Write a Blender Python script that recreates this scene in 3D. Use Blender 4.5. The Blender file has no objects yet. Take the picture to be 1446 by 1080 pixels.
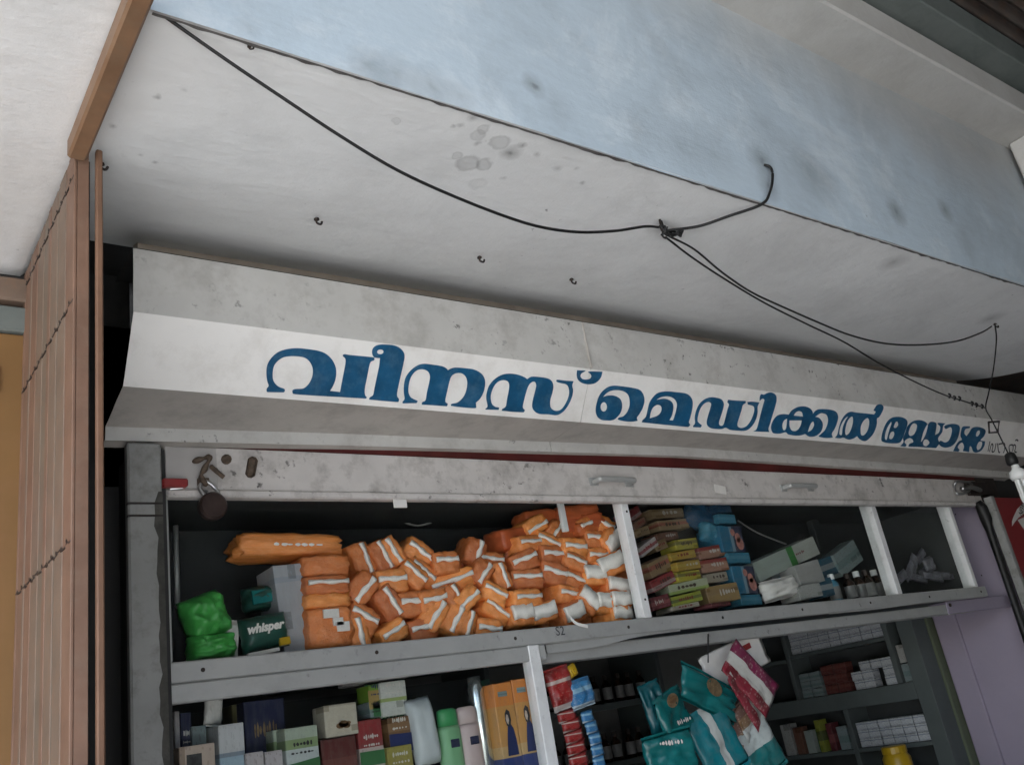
import bpy, bmesh, math, random
from mathutils import Vector, Matrix, noise
random.seed(7)
R_ = math.radians
S = bpy.context.scene
COL = S.collection
EYE = 1.55

# ------------------------------------------------------------------ camera
RC = ((0.8025002, -0.5738768, -0.1632751), (0.0853255, 0.3812222, -0.9205374), (0.5905192, 0.7248000, 0.3548973))
FPX = 1286.125
cd = bpy.data.cameras.new('camera')
cam = bpy.data.objects.new('camera', cd); COL.objects.link(cam)
cam.matrix_world = Matrix(((RC[0][0], -RC[1][0], -RC[2][0], 0), (RC[0][1], -RC[1][1], -RC[2][1], 0),
                           (RC[0][2], -RC[1][2], -RC[2][2], EYE), (0, 0, 0, 1)))
cd.sensor_fit = 'HORIZONTAL'; cd.sensor_width = 36; cd.lens = 36 * FPX / 1446
cd.clip_start = 0.02; cd.clip_end = 500
S.camera = cam

# ------------------------------------------------------------------ sky, sun, exposure
SUN_EL, SUN_AZ = 52, 262            # azimuth of the sun measured from +Y clockwise
W = bpy.data.worlds.new('World'); S.world = W; W.use_nodes = True
nt = W.node_tree
sky = nt.nodes.new('ShaderNodeTexSky'); sky.sky_type = 'NISHITA'; sky.sun_disc = False
sky.sun_elevation = R_(SUN_EL); sky.sun_rotation = R_(SUN_AZ); sky.dust_density = 2.0
bg = nt.nodes['Background']; bg.inputs[1].default_value = 0.12
nt.links.new(sky.outputs[0], bg.inputs[0])
ld = bpy.data.lights.new('sun', 'SUN'); ld.energy = 4.0; ld.angle = R_(0.6); ld.color = (1, 0.98, 0.955)
sun = bpy.data.objects.new('sun', ld); COL.objects.link(sun)
sd = Vector((math.sin(R_(SUN_AZ)) * math.cos(R_(SUN_EL)), math.cos(R_(SUN_AZ)) * math.cos(R_(SUN_EL)), math.sin(R_(SUN_EL))))
sun.rotation_euler = sd.to_track_quat('Z', 'Y').to_euler()
sun.location = (-6, -6, 8)
S.view_settings.view_transform = 'Standard'; S.view_settings.look = 'None'
S.view_settings.exposure = 2.65; S.view_settings.gamma = 1.0
S.render.engine = 'CYCLES'
S.cycles.max_bounces = 7; S.cycles.diffuse_bounces = 5; S.cycles.transparent_max_bounces = 12

# ------------------------------------------------------------------ pixel -> place
def ray(x, y):
    a, b = (x - 723) / FPX, (y - 540) / FPX
    return Vector([RC[0][i] * a + RC[1][i] * b + RC[2][i] for i in range(3)])
def onY(x, y, Y): d = ray(x, y); d *= Y / d.y; d.z += EYE; return d
def onX(x, y, X): d = ray(x, y); d *= X / d.x; d.z += EYE; return d
def onZ(x, y, Z): d = ray(x, y); d *= Z / d.z; d.z += EYE; return d      # Z relative to the eye

# ------------------------------------------------------------------ materials
def _n(nt, t, **k):
    n = nt.nodes.new(t)
    for a, b in k.items(): setattr(n, a, b)
    return n
def _ramp(nt, pts, interp='LINEAR'):
    r = _n(nt, 'ShaderNodeValToRGB'); cr = r.color_ramp; cr.interpolation = interp
    while len(cr.elements) > 1: cr.elements.remove(cr.elements[-1])
    for i, (p, c) in enumerate(pts):
        e = cr.elements[0] if i == 0 else cr.elements.new(p)
        e.position = p; e.color = (*c, 1) if len(c) == 3 else c
    return r
def _mix(nt, fac, a, b, blend='MIX'):
    m = _n(nt, 'ShaderNodeMix', data_type='RGBA', blend_type=blend)
    for s, v in ((m.inputs[0], fac), (m.inputs[6], a), (m.inputs[7], b)):
        if hasattr(v, 'is_linked'): nt.links.new(v, s)
        elif isinstance(v, (int, float)): s.default_value = v
        else: s.default_value = (*v, 1)
    return m.outputs[2]
def _math(nt, op, a, b=None, clamp=False):
    m = _n(nt, 'ShaderNodeMath', operation=op, use_clamp=clamp)
    for i, v in enumerate((a, b)):
        if v is None: continue
        if hasattr(v, 'is_linked'): nt.links.new(v, m.inputs[i])
        else: m.inputs[i].default_value = v
    return m.outputs[0]
def _noise(nt, vec, scale, detail=5, rough=0.6, dist=0):
    n = _n(nt, 'ShaderNodeTexNoise'); n.inputs['Scale'].default_value = scale
    n.inputs['Detail'].default_value = detail; n.inputs['Roughness'].default_value = rough
    n.inputs['Distortion'].default_value = dist
    nt.links.new(vec, n.inputs['Vector']); return n.outputs[0]
def newmat(name):
    m = bpy.data.materials.new(name); m.use_nodes = True
    return m, m.node_tree, m.node_tree.nodes['Principled BSDF']
def bump(nt, p, h, strength=0.3, dist=0.01):
    b = _n(nt, 'ShaderNodeBump'); b.inputs['Strength'].default_value = strength; b.inputs['Distance'].default_value = dist
    nt.links.new(h, b.inputs['Height']); nt.links.new(b.outputs[0], p.inputs['Normal'])

def plain(name, col, rough=0.6, var=0.12, scale=8, metal=0, spec=0.4, bmp=0.0, dirt=None, dirt_amt=0.4, per_object=0.0, speck=0.0):
    """colour with low-contrast variation, optional dirt patches and relief"""
    m, nt, p = newmat(name)
    geo = _n(nt, 'ShaderNodeTexCoord').outputs['Object']
    n1 = _noise(nt, geo, scale)
    c = _mix(nt, _ramp2(nt, n1, 0.3, 0.7), tuple(x * (1 - var) for x in col), tuple(min(1, x * (1 + var)) for x in col))
    if dirt is not None:
        n2 = _noise(nt, geo, scale * 2.3, 8, 0.7)
        c = _mix(nt, _math(nt, 'MULTIPLY', _ramp2(nt, n2, 0.48, 0.72), dirt_amt), c, dirt)
    if speck:
        mk = _math(nt, 'MULTIPLY', _ramp2(nt, _noise(nt, geo, 42, 4, 0.65), 0.61, 0.69), _ramp2(nt, _noise(nt, geo, 3.1, 4, 0.6), 0.42, 0.6))
        c = _mix(nt, _math(nt, 'MULTIPLY', mk, speck), c, (0.06, 0.055, 0.05))
    if per_object:
        oi = _n(nt, 'ShaderNodeObjectInfo')
        hs = _n(nt, 'ShaderNodeHueSaturation')
        nt.links.new(c, hs.inputs['Color'])
        nt.links.new(_math(nt, 'ADD', _math(nt, 'MULTIPLY', oi.outputs['Random'], per_object * 2), 1 - per_object), hs.inputs['Value'])
        nt.links.new(_math(nt, 'ADD', _math(nt, 'MULTIPLY', oi.outputs['Random'], per_object * 0.06), 0.5 - per_object * 0.03), hs.inputs['Hue'])
        c = hs.outputs[0]
    nt.links.new(c, p.inputs['Base Color'])
    p.inputs['Roughness'].default_value = rough; p.inputs['Metallic'].default_value = metal
    p.inputs['Specular IOR Level'].default_value = spec
    if bmp: bump(nt, p, _noise(nt, geo, scale * 5, 8, 0.7), bmp, 0.004)
    return m
def _ramp2(nt, v, a, b):
    mr = _n(nt, 'ShaderNodeMapRange'); mr.clamp = True
    nt.links.new(v, mr.inputs[0]); mr.inputs[1].default_value = a; mr.inputs[2].default_value = b
    return mr.outputs[0]

def plaster(name, col, dirtcol, stains=(), streak=0.25, speck=0.5, patch=None, fade=None):
    """painted plaster: broad tone changes, grime cloud, mould specks, trowel relief; stains = (x,y,z,r,ring)"""
    m, nt, p = newmat(name)
    P = _n(nt, 'ShaderNodeTexCoord').outputs['Object']
    c = _mix(nt, _ramp2(nt, _noise(nt, P, 1.6, 6, 0.6), 0.3, 0.72), tuple(x * 0.9 for x in col), col)
    if patch:
        c = _mix(nt, _math(nt, 'MULTIPLY', _ramp2(nt, _noise(nt, P, 2.6, 10, 0.72, 0.6), 0.52, 0.60), 0.75), c, patch)
    if fade:      # thin wash that leaves the plaster bare above a ragged line
        sz = _n(nt, 'ShaderNodeSeparateXYZ'); nt.links.new(P, sz.inputs[0])
        h_ = _math(nt, 'ADD', sz.outputs[2], _math(nt, 'MULTIPLY', _math(nt, 'SUBTRACT', _noise(nt, P, 1.3, 7, 0.6), 0.5), 0.5))
        h_ = _math(nt, 'ADD', h_, _math(nt, 'MULTIPLY', sz.outputs[0], 0.07))
        c = _mix(nt, _math(nt, 'MULTIPLY', _ramp2(nt, h_, fade[0], fade[1]), 0.85), c, fade[2])
    c = _mix(nt, _math(nt, 'MULTIPLY', _ramp2(nt, _noise(nt, P, 3.7, 9, 0.68, 0.4), 0.46, 0.8), streak), c, dirtcol)
    mp = _n(nt, 'ShaderNodeMapping'); nt.links.new(P, mp.inputs[0]); mp.inputs[3].default_value = (7, 22, 22)
    c = _mix(nt, _math(nt, 'MULTIPLY', _ramp2(nt, _noise(nt, mp.outputs[0], 1.0, 6, 0.65), 0.58, 0.8), streak * 0.45), c, dirtcol)
    sp = _ramp2(nt, _noise(nt, P, 55, 4, 0.6), 0.68, 0.76)
    area = _ramp2(nt, _noise(nt, P, 2.2, 4, 0.6), 0.45, 0.65)
    c = _mix(nt, _math(nt, 'MULTIPLY', _math(nt, 'MULTIPLY', sp, area), speck), c, (0.04, 0.04, 0.035))
    wob = _n(nt, 'ShaderNodeTexNoise'); nt.links.new(P, wob.inputs['Vector']); wob.inputs['Scale'].default_value = 40; wob.inputs['Detail'].default_value = 4
    wv = _n(nt, 'ShaderNodeVectorMath', operation='SUBTRACT'); nt.links.new(wob.outputs['Color'], wv.inputs[0]); wv.inputs[1].default_value = (0.5, 0.5, 0.5)
    ws = _n(nt, 'ShaderNodeVectorMath', operation='SCALE'); nt.links.new(wv.outputs[0], ws.inputs[0]); ws.inputs['Scale'].default_value = 0.022
    PW = _n(nt, 'ShaderNodeVectorMath', operation='ADD'); nt.links.new(P, PW.inputs[0]); nt.links.new(ws.outputs[0], PW.inputs[1])
    for (x, y, z, r, kind, amt) in stains:
        d = _n(nt, 'ShaderNodeVectorMath', operation='DISTANCE'); nt.links.new(PW.outputs[0], d.inputs[0]); d.inputs[1].default_value = (x, y, z)
        q = _math(nt, 'DIVIDE', d.outputs['Value'], r)
        rp = _ramp(nt, [(0, (0.6,) * 3), (0.5, (0.55,) * 3), (0.75, (0.85,) * 3), (1.0, (0,) * 3)] if kind == 'ring' else [(0, (1,) * 3), (0.25, (0.6,) * 3), (1.0, (0,) * 3)])
        nt.links.new(q, rp.inputs[0])
        c = _mix(nt, _math(nt, 'MULTIPLY', rp.outputs[0], amt), c, (0.07, 0.07, 0.065))
    nt.links.new(c, p.inputs['Base Color']); p.inputs['Roughness'].default_value = 0.75
    p.inputs['Specular IOR Level'].default_value = 0.25
    h = _math(nt, 'ADD', _noise(nt, P, 9, 8, 0.6), _math(nt, 'MULTIPLY', _noise(nt, mp.outputs[0], 2, 6, 0.6), 0.5))
    h = _math(nt, 'ADD', h, _math(nt, 'MULTIPLY', _noise(nt, P, 34, 6, 0.7), 0.25))
    bump(nt, p, h, 0.2 if fade else 0.3, 0.012)
    return m

DIM = 0.62; DIM_NEAR = 0.95  # base-colour factors that carry the light falloff on far and near goods
def print_mat(name, pts, axis=2, rough=0.45, marks=0.0, mark=(0.1, 0.1, 0.12), spec=0.4):
    """carton or wrapper print: bands of flat colour along one axis and small type-like marks"""
    m, nt, p = newmat(name)
    G = _n(nt, 'ShaderNodeTexCoord').outputs['Generated']
    sx = _n(nt, 'ShaderNodeSeparateXYZ'); nt.links.new(G, sx.inputs[0])
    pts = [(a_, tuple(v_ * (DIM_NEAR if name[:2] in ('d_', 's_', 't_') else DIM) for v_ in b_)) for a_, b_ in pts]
    rp = _ramp(nt, pts, 'CONSTANT'); nt.links.new(sx.outputs[axis], rp.inputs[0]); c = rp.outputs[0]
    if marks:
        mp = _n(nt, 'ShaderNodeMapping'); nt.links.new(G, mp.inputs[0]); mp.inputs[3].default_value = (7, 3, 16)
        blk = _n(nt, 'ShaderNodeTexVoronoi'); blk.distance = 'CHEBYCHEV'; mp2 = _n(nt, 'ShaderNodeMapping'); nt.links.new(G, mp2.inputs[0]); mp2.inputs[3].default_value = (1.7, .6, 2.3); mp2.inputs[1].default_value = (len(name) * .37, .2, len(name) * .73)
        nt.links.new(mp2.outputs[0], blk.inputs['Vector']); blk.inputs['Scale'].default_value = 1.0
        hs = _n(nt, 'ShaderNodeHueSaturation'); hs.inputs['Saturation'].default_value = 1.5; hs.inputs['Value'].default_value = 0.45; nt.links.new(c, hs.inputs['Color'])
        c = _mix(nt, _math(nt, 'MULTIPLY', _math(nt, 'LESS_THAN', blk.outputs['Distance'], 0.22), 0.7), c, hs.outputs[0])
        w = _n(nt, 'ShaderNodeTexVoronoi'); w.distance = 'CHEBYCHEV'; w.feature = 'F1'; nt.links.new(mp.outputs[0], w.inputs['Vector']); w.inputs['Scale'].default_value = 1.3
        c = _mix(nt, _math(nt, 'MULTIPLY', _math(nt, 'LESS_THAN', w.outputs['Distance'], 0.23), marks), c, mark)
    c = _mix(nt, _math(nt, 'MULTIPLY', _ramp2(nt, _noise(nt, G, 5, 5), 0.4, 0.8), 0.3), c, (0.2, 0.18, 0.16))
    nt.links.new(c, p.inputs['Base Color']); p.inputs['Roughness'].default_value = rough
    p.inputs['Specular IOR Level'].default_value = spec
    return m

M = {}
def soff(px, py): v = onZ(px, py, 1.0); return (v.x, v.y, v.z)
def fas(px, py): v = onY(px, py, 1.0); return (v.x, v.y, v.z)
st = []
for q in ((560, 170, 9, 'ring', .35), (641, 178, 7, 'dot', .7), (652, 176, 8, 'dot', .7), (666, 167, 10, 'dot', .6), (683, 182, 12, 'ring', .5),
          (675, 190, 13, 'ring', .4), (674, 201, 7, 'dot', .7), (705, 201, 17, 'ring', .55), (645, 219, 10, 'ring', .5), (660, 231, 20, 'ring', .6),
          (684, 232, 14, 'ring', .6), (722, 215, 20, 'dot', .85), (738, 204, 8, 'dot', .8), (757, 218, 7, 'dot', .5), (787, 238, 9, 'dot', .5),
          (816, 237, 6, 'dot', .4), (823, 258, 4, 'dot', .7), (710, 251, 6, 'dot', .4), (675, 258, 15, 'ring', .2), (1262, 370, 22, 'dot', .5),
          (222, 138, 8, 'dot', 1), (174, 222, 8, 'dot', .8), (198, 221, 7, 'dot', .8), (218, 233, 8, 'dot', .9), (160, 180, 7, 'dot', .6), (262, 128, 5, 'dot', .4),
          (935, 320, 26, 'dot', .5), (1400, 450, 18, 'dot', .5)):
    a, b = Vector(soff(q[0], q[1])), Vector(soff(q[0] + q[2], q[1]))
    st.append((*a, max((b - a).length, 0.008), q[3], q[4] * (.62 if q[3] == 'ring' else .85)))
M['soffit'] = plaster('whitewashed_soffit', (0.79, 0.80, 0.79), (0.33, 0.33, 0.32), st, 0.34, 0.95)
fs = []
for q in ((752, 120, 26, 'dot', .7), (757, 124, 9, 'dot', .9), (785, 150, 45, 'dot', .25), (1075, 228, 30, 'dot', .75), (1085, 262, 26, 'dot', .6), (1140, 240, 60, 'dot', .35), (1265, 300, 20, 'dot', .8),
          (1335, 297, 16, 'dot', .7), (1160, 255, 40, 'dot', .3), (900, 180, 60, 'dot', .15), (520, 92, 50, 'dot', .45), (560, 105, 60, 'dot', .45), (610, 122, 55, 'dot', .45), (650, 135, 40, 'dot', .35), (960, 205, 60, 'dot', .3), (1010, 220, 50, 'dot', .3), (350, 40, 40, 'dot', .3)):
    a, b = Vector(fas(q[0], q[1])), Vector(fas(q[0] + q[2], q[1]))
    fs.append((*a, (b - a).length * .62, q[3], q[4] * .8))
M['fascia'] = plaster('blue_wash_plaster', (0.54, 0.64, 0.72), (0.25, 0.29, 0.32), fs, 0.5, 0.8, (0.62, 0.70, 0.76), (EYE + 1.48, EYE + 1.78, (0.44, 0.435, 0.41)))
M['cream'] = plaster('cream_plaster', (0.56, 0.55, 0.52), (0.25, 0.23, 0.19), (), 0.35, 0.5)
M['mossy'] = plaster('mossy_concrete', (0.16, 0.18, 0.168), (0.05, 0.07, 0.06), (), 0.8, 0.8)
M['dark_wall'] = plaster('shade_dark_wall', (0.035, 0.035, 0.034), (0.015, 0.015, 0.015), (), 0.5, 0.3)  # near-black base colour holds the shade of the recess beside the pillar
M['purple'] = plaster('lilac_wall_paint', (0.33, 0.29, 0.36), (0.22, 0.2, 0.24), (), 0.2, 0.2)
M['inner'] = plain('shop_interior_paint', (0.16, 0.16, 0.15), 0.8, 0.2, 3)
M['tin'] = plain('rusty_tin', (0.07, 0.058, 0.05), 0.6, 0.4, 5, dirt=(0.2, 0.09, 0.04))
M['hood'] = plain('hood_dirty_paint', (0.52, 0.51, 0.48), 0.5, 0.1, 5, speck=0.9, dirt=(0.30, 0.28, 0.25), dirt_amt=0.6, bmp=0.06)
M['hood_white'] = plain('name_band_white', (0.86, 0.84, 0.80), 0.45, 0.05, 5, dirt=(0.5, 0.46, 0.4), dirt_amt=0.35, bmp=0.04)
M['hood_grey'] = plain('hood_underside_grey', (0.47, 0.44, 0.40), 0.55, 0.12, 5, dirt=(0.22, 0.2, 0.18), dirt_amt=0.5, bmp=0.06)
M['letter'] = plain('blue_letter_paint', (0.010, 0.085, 0.18), 0.4, 0.3, 14, bmp=0.05, dirt=(0.10, 0.19, 0.28), dirt_amt=0.5)
M['ink'] = plain('black_lettering', (0.03, 0.03, 0.035), 0.5)
M['rail'] = plain('shutter_rail_white', (0.56, 0.53, 0.50), 0.5, 0.1, 7, speck=0.9, dirt=(0.2, 0.18, 0.16), dirt_amt=0.65, bmp=0.1)
M['red_slat'] = plain('red_oxide_slat', (0.075, 0.012, 0.010), 0.5, 0.3, 9, dirt=(0.08, 0.03, 0.02))
M['slat'] = plain('shutter_slat_paint', (0.42, 0.40, 0.38), 0.5, 0.1, 7)
M['iron'] = plain('black_iron', (0.035, 0.03, 0.028), 0.5, 0.4, 30, metal=0.5, dirt=(0.12, 0.06, 0.03))
M['steel'] = plain('dull_steel', (0.5, 0.5, 0.5), 0.35, 0.15, 30, metal=1)
M['rust_lock'] = plain('brown_padlock', (0.06, 0.04, 0.035), 0.4, 0.3, 30, metal=0.6)
M['rusty'] = plain('rusty_fittings', (0.10, 0.075, 0.055), 0.7, 0.5, 60, metal=0.2, dirt=(0.22, 0.12, 0.06), bmp=0.4)
M['red_paint'] = plain('red_paint', (0.28, 0.03, 0.03), 0.45, 0.2, 12, dirt=(0.1, 0.04, 0.03))
M['pillar'] = plain('pillar_grey_paint', (0.26, 0.262, 0.25), 0.65, 0.12, 9, speck=0.8, dirt=(0.12, 0.11, 0.1), dirt_amt=0.7, bmp=0.25)
M['alu'] = plain('aluminium_section', (0.70, 0.71, 0.70), 0.45, 0.08, 5, speck=0.5, metal=0.0, dirt=(0.35, 0.34, 0.32), dirt_amt=0.4)
M['alu_dull'] = plain('aged_aluminium', (0.40, 0.405, 0.39), 0.40, 0.10, 3, metal=0.2, dirt=(0.2, 0.2, 0.19), dirt_amt=0.4, speck=0.5, bmp=0.03)
M['ply'] = plain('dark_laminate', (0.05, 0.055, 0.055), 0.6, 0.2, 4)
M['rack'] = plain('rack_grey_green', (0.088, 0.104, 0.100), 0.6, 0.15, 5)
M['olive'] = plain('olive_strip', (0.100, 0.120, 0.075), 0.6, 0.15, 5)
M['gate_a'] = plain('gate_pink_primer', (0.175, 0.10, 0.066), 0.6, 0.18, 14, dirt=(0.2, 0.14, 0.10), dirt_amt=0.5, bmp=0.1)
M['gate_b'] = plain('gate_beige_primer', (0.165, 0.118, 0.086), 0.6, 0.15, 14, dirt=(0.22, 0.12, 0.07), dirt_amt=0.5, bmp=0.1)
M['gate_b2'] = plain('gate_grey_primer', (0.15, 0.118, 0.088), 0.6, 0.15, 14, dirt=(0.2, 0.12, 0.08), dirt_amt=0.5, bmp=0.1)
M['gate_dull'] = plain('gate_dull_brown', (0.16, 0.085, 0.05), 0.6, 0.2, 14)
M['gate_edge'] = plain('gate_orange_edge', (0.216, 0.090, 0.042), 0.55, 0.2, 14, dirt=(0.16, 0.07, 0.04))
M['track'] = plain('orange_brown_track', (0.22, 0.125, 0.07), 0.5, 0.25, 9, dirt=(0.2, 0.14, 0.09), dirt_amt=0.6, bmp=0.1)
M['door'] = plain('ochre_door', (0.207, 0.112, 0.039), 0.5, 0.12, 5, dirt=(0.25, 0.13, 0.06))
M['wire'] = plain('black_cable', (0.012, 0.012, 0.012), 0.5, 0.2, 30)
M['white_plastic'] = plain('white_plastic', (0.75, 0.76, 0.74), 0.35, 0.05, 10)
M['paper'] = plain('white_paper', (0.68, 0.66, 0.62), 0.7, 0.06, 20)
M['pack'] = plain('orange_wrapper', (0.90, 0.27, 0.07), 0.24, 0.2, 2.2, spec=0.8, per_object=0.25, bmp=1.0, dirt=(0.95, 0.46, 0.21), dirt_amt=0.55)
M['pack_dark'] = plain('deep_orange_wrapper', (0.58, 0.14, 0.04), 0.42, 0.22, 2.2, spec=0.5, per_object=0.2, bmp=0.25)
M['strip'] = plain('white_seal_strip', (0.90, 0.86, 0.80), 0.5, 0.1, 30)
M['green_bag'] = plain('green_polythene', (0.06, 0.36, 0.07), 0.35, 0.25, 20, bmp=0.3, spec=0.5)
M['dkgreen'] = plain('dark_green_wrapper', (0.012, 0.06, 0.045), 0.35, 0.3, 20, bmp=0.2)
M['teal'] = plain('teal_wrapper', (0.007, 0.130, 0.130), 0.25, 0.3, 12, spec=0.6, bmp=0.25)
M['teal_dk'] = plain('deep_teal_wrapper', (0.005, 0.066, 0.078), 0.25, 0.3, 12, spec=0.6, bmp=0.25)
M['gold'] = plain('gold_brown_print', (0.20, 0.14, 0.075), 0.4, 0.6, 45, dirt=(0.05, 0.03, 0.02), dirt_amt=.8)
M['floor'] = plaster('cement_floor', (0.17, 0.17, 0.17), (0.1, 0.1, 0.1), (), 0.3, 0.3)
M['ground'] = plaster('pale_road_concrete', (0.50, 0.50, 0.49), (0.36, 0.36, 0.34), (), 0.3, 0.2)
M['amber'] = plain('amber_bottle', (0.024, 0.011, 0.006), 0.15, 0.2, 10, spec=0.6)
M['bottle_label'] = plain('bottle_paper_label', (0.168, 0.168, 0.160), 0.6, 0.2, 20)
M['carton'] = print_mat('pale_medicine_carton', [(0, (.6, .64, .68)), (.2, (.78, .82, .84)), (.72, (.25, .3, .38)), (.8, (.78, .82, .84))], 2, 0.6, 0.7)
M['yellow_jar'] = plain('yellow_plastic', (0.420, 0.266, 0.014), 0.3, 0.1, 10)

# glass: thin pane, mostly clear with a fresnel reflection
m, nt, p = newmat('pane_glass'); nt.nodes.remove(p)
lw = _n(nt, 'ShaderNodeLayerWeight'); fr_ = _math(nt, 'ADD', _math(nt, 'MULTIPLY', _math(nt, 'POWER', lw.outputs['Facing'], 5.0), 0.6), 0.016)
tr = _n(nt, 'ShaderNodeBsdfTransparent'); tr.inputs[0].default_value = (0.965, 0.975, 0.97, 1)
gl = _n(nt, 'ShaderNodeBsdfGlossy'); gl.inputs['Roughness'].default_value = 0.04
mx = _n(nt, 'ShaderNodeMixShader'); nt.links.new(fr_, mx.inputs[0]); nt.links.new(tr.outputs[0], mx.inputs[1]); nt.links.new(gl.outputs[0], mx.inputs[2])
nt.links.new(mx.outputs[0], nt.nodes['Material Output'].inputs[0]); M['glass'] = m

# ------------------------------------------------------------------ mesh helpers
SHARP = ('top_return', 'upper_panel', 'name_panel', 'under_panel', 'lip', 'lip_return')
def mesh_obj(name, verts, faces, mat, parent=None, smooth=False):
    me = bpy.data.meshes.new(name); me.from_pydata([tuple(v) for v in verts], [], faces); me.update()
    return link(name, me, mat, parent, smooth)
def link(name, me, mat, parent=None, smooth=False):
    o = bpy.data.objects.new(name, me); COL.objects.link(o)
    if mat is not None and not me.materials: me.materials.append(M[mat] if isinstance(mat, str) else mat)
    if smooth:
        me.shade_smooth()
        if name in SHARP: me.set_sharp_from_angle(angle=R_(35))
    if parent: o.parent = parent
    return o
def bm_obj(name, bm, mat, parent=None, smooth=False):
    bmesh.ops.recalc_face_normals(bm, faces=bm.faces[:])
    me = bpy.data.meshes.new(name); bm.to_mesh(me); bm.free()
    return link(name, me, mat, parent, smooth)
def empty(name, loc=(0, 0, 0)):
    o = bpy.data.objects.new(name, None); COL.objects.link(o); o.location = loc; o.empty_display_size = 0.05
    return o
def tag(o, label=None, cat=None, group=None, kind=None):
    if label: o['label'] = label
    if cat: o['category'] = cat
    if group: o['group'] = group
    if kind: o['kind'] = kind
    return o
def add_box(bm, a, b, bev=0.0, mtx=None):
    a, b = Vector(a), Vector(b)
    r = bmesh.ops.create_cube(bm, size=1)
    vs = r['verts']
    for v in vs:
        v.co = Vector([(a[i] + b[i]) / 2 + v.co[i] * abs(b[i] - a[i]) for i in range(3)])
    if bev:
        es = list({e for v in vs for e in v.link_edges})
        g = bmesh.ops.bevel(bm, geom=es, offset=bev, segments=1, affect='EDGES', profile=0.5)
        vs = list({v for f in g['faces'] for v in f.verts} | {v for v in vs if v.is_valid})
    if mtx is not None:
        for v in vs: v.co = mtx @ v.co
    return vs
def box(name, a, b, mat, parent=None, bev=0.003, mtx=None):
    bm = bmesh.new(); add_box(bm, a, b, bev, mtx); return bm_obj(name, bm, mat, parent)
def catmull(pts, n=8):
    P = [Vector(p) for p in pts]; out = []
    for i in range(len(P) - 1):
        p0, p1, p2, p3 = P[max(i - 1, 0)], P[i], P[i + 1], P[min(i + 2, len(P) - 1)]
        for k in range(n):
            t = k / n
            out.append(0.5 * ((2 * p1) + (p2 - p0) * t + (2 * p0 - 5 * p1 + 4 * p2 - p3) * t * t + (3 * p1 - p0 - 3 * p2 + p3) * t ** 3))
    out.append(P[-1]); return out
def add_tube(bm, pts, r, sides=6, cap=True):
    rings = []; up = Vector((0.13, 0.2, 0.97))
    for i, p in enumerate(pts):
        t = (Vector(pts[min(i + 1, len(pts) - 1)]) - Vector(pts[max(i - 1, 0)])).normalized()
        if abs(t.dot(up)) > 0.97: up = Vector((0.9, 0.3, 0.1))
        a = t.cross(up).normalized(); b = t.cross(a).normalized(); up = b.cross(t) if False else up
        rr = r[i] if isinstance(r, (list, tuple)) else r
        rings.append([bm.verts.new(Vector(p) + a * math.cos(2 * math.pi * k / sides) * rr + b * math.sin(2 * math.pi * k / sides) * rr) for k in range(sides)])
    for A, B in zip(rings, rings[1:]):
        for k in range(sides): bm.faces.new((A[k], A[(k + 1) % sides], B[(k + 1) % sides], B[k]))
    if cap: bm.faces.new(rings[0][::-1]); bm.faces.new(rings[-1])
def tube(name, pts, r, mat, parent=None, sides=6):
    bm = bmesh.new(); add_tube(bm, pts, r, sides); return bm_obj(name, bm, mat, parent, True)
def add_lathe(bm, prof, loc, mtx=None, n=16):
    rings = []
    for (r, z) in prof:
        ring = []
        for k in range(n):
            v = Vector((r * math.cos(2 * math.pi * k / n), r * math.sin(2 * math.pi * k / n), z))
            if mtx is not None: v = mtx @ v
            ring.append(bm.verts.new(v + Vector(loc)))
        rings.append(ring)
    for A, B in zip(rings, rings[1:]):
        for k in range(n): bm.faces.new((A[k], A[(k + 1) % n], B[(k + 1) % n], B[k]))
    bm.faces.new(rings[0][::-1]); bm.faces.new(rings[-1])
def pillow_mesh(name, w, h, t, nx=10, nz=12, seed=0, crimp=0.06, wrinkle=0.15, flat=5.0):
    """sealed pouch: two bulging skins meeting at thin crimped ends"""
    bm = bmesh.new(); g = {}
    for s in (-1, 1):
        for i in range(nx + 1):
            for j in range(nz + 1):
                u, v = i / nx * 2 - 1, j / nz * 2 - 1
                vv = min(1, abs(v) / (1 - crimp * 2))
                th = (max(0, 1 - abs(u) ** flat)) ** 0.6 * (max(0, 1 - vv ** flat)) ** 0.6
                edge = abs(u) == 1 or vv >= 1
                wv = noise.noise(Vector((u * 2.2 + seed, v * 2.6 + s * 3, seed * 1.7))) + 0.5 * noise.noise(Vector((u * 6 + seed, v * 5 + s * 9, seed)))
                wv += 0.9 * (0.35 - abs(noise.noise(Vector((u * 2.6 + v * 1.5 + seed, v * 1.4 - u, s * 2 + seed))))); y = s * t / 2 * th * (1 + wrinkle * 1.6 * wv) + (wrinkle * t * 0.5 * noise.noise(Vector((u * 1.4 + seed, v * 1.8, 5 + seed))))
                shrink = 1 - 0.07 * th ** 2 * 0 - 0.05 * (1 - abs(v)) * 0
                x = u * w / 2 * (1 - 0.02 * (1 - v * v)) + 0.02 * w * noise.noise(Vector((v * 3, seed, 1)))
                z = v * h / 2 * shrink + 0.015 * h * noise.noise(Vector((u * 3, seed, 2)))
                if edge and s == 1 and (i, j, -1) in g: g[i, j, 1] = g[i, j, -1]; continue
                g[i, j, s] = bm.verts.new((x, y, z))
    for s in (-1, 1):
        for i in range(nx):
            for j in range(nz):
                q = [g[i, j, s], g[i + 1, j, s], g[i + 1, j + 1, s], g[i, j + 1, s]]
                q = list(dict.fromkeys(q))
                if len(q) > 2:
                    try: bm.faces.new(q)
                    except ValueError: pass
    bmesh.ops.recalc_face_normals(bm, faces=bm.faces[:])
    me = bpy.data.meshes.new(name); bm.to_mesh(me); bm.free(); me.shade_smooth(); return me
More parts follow.
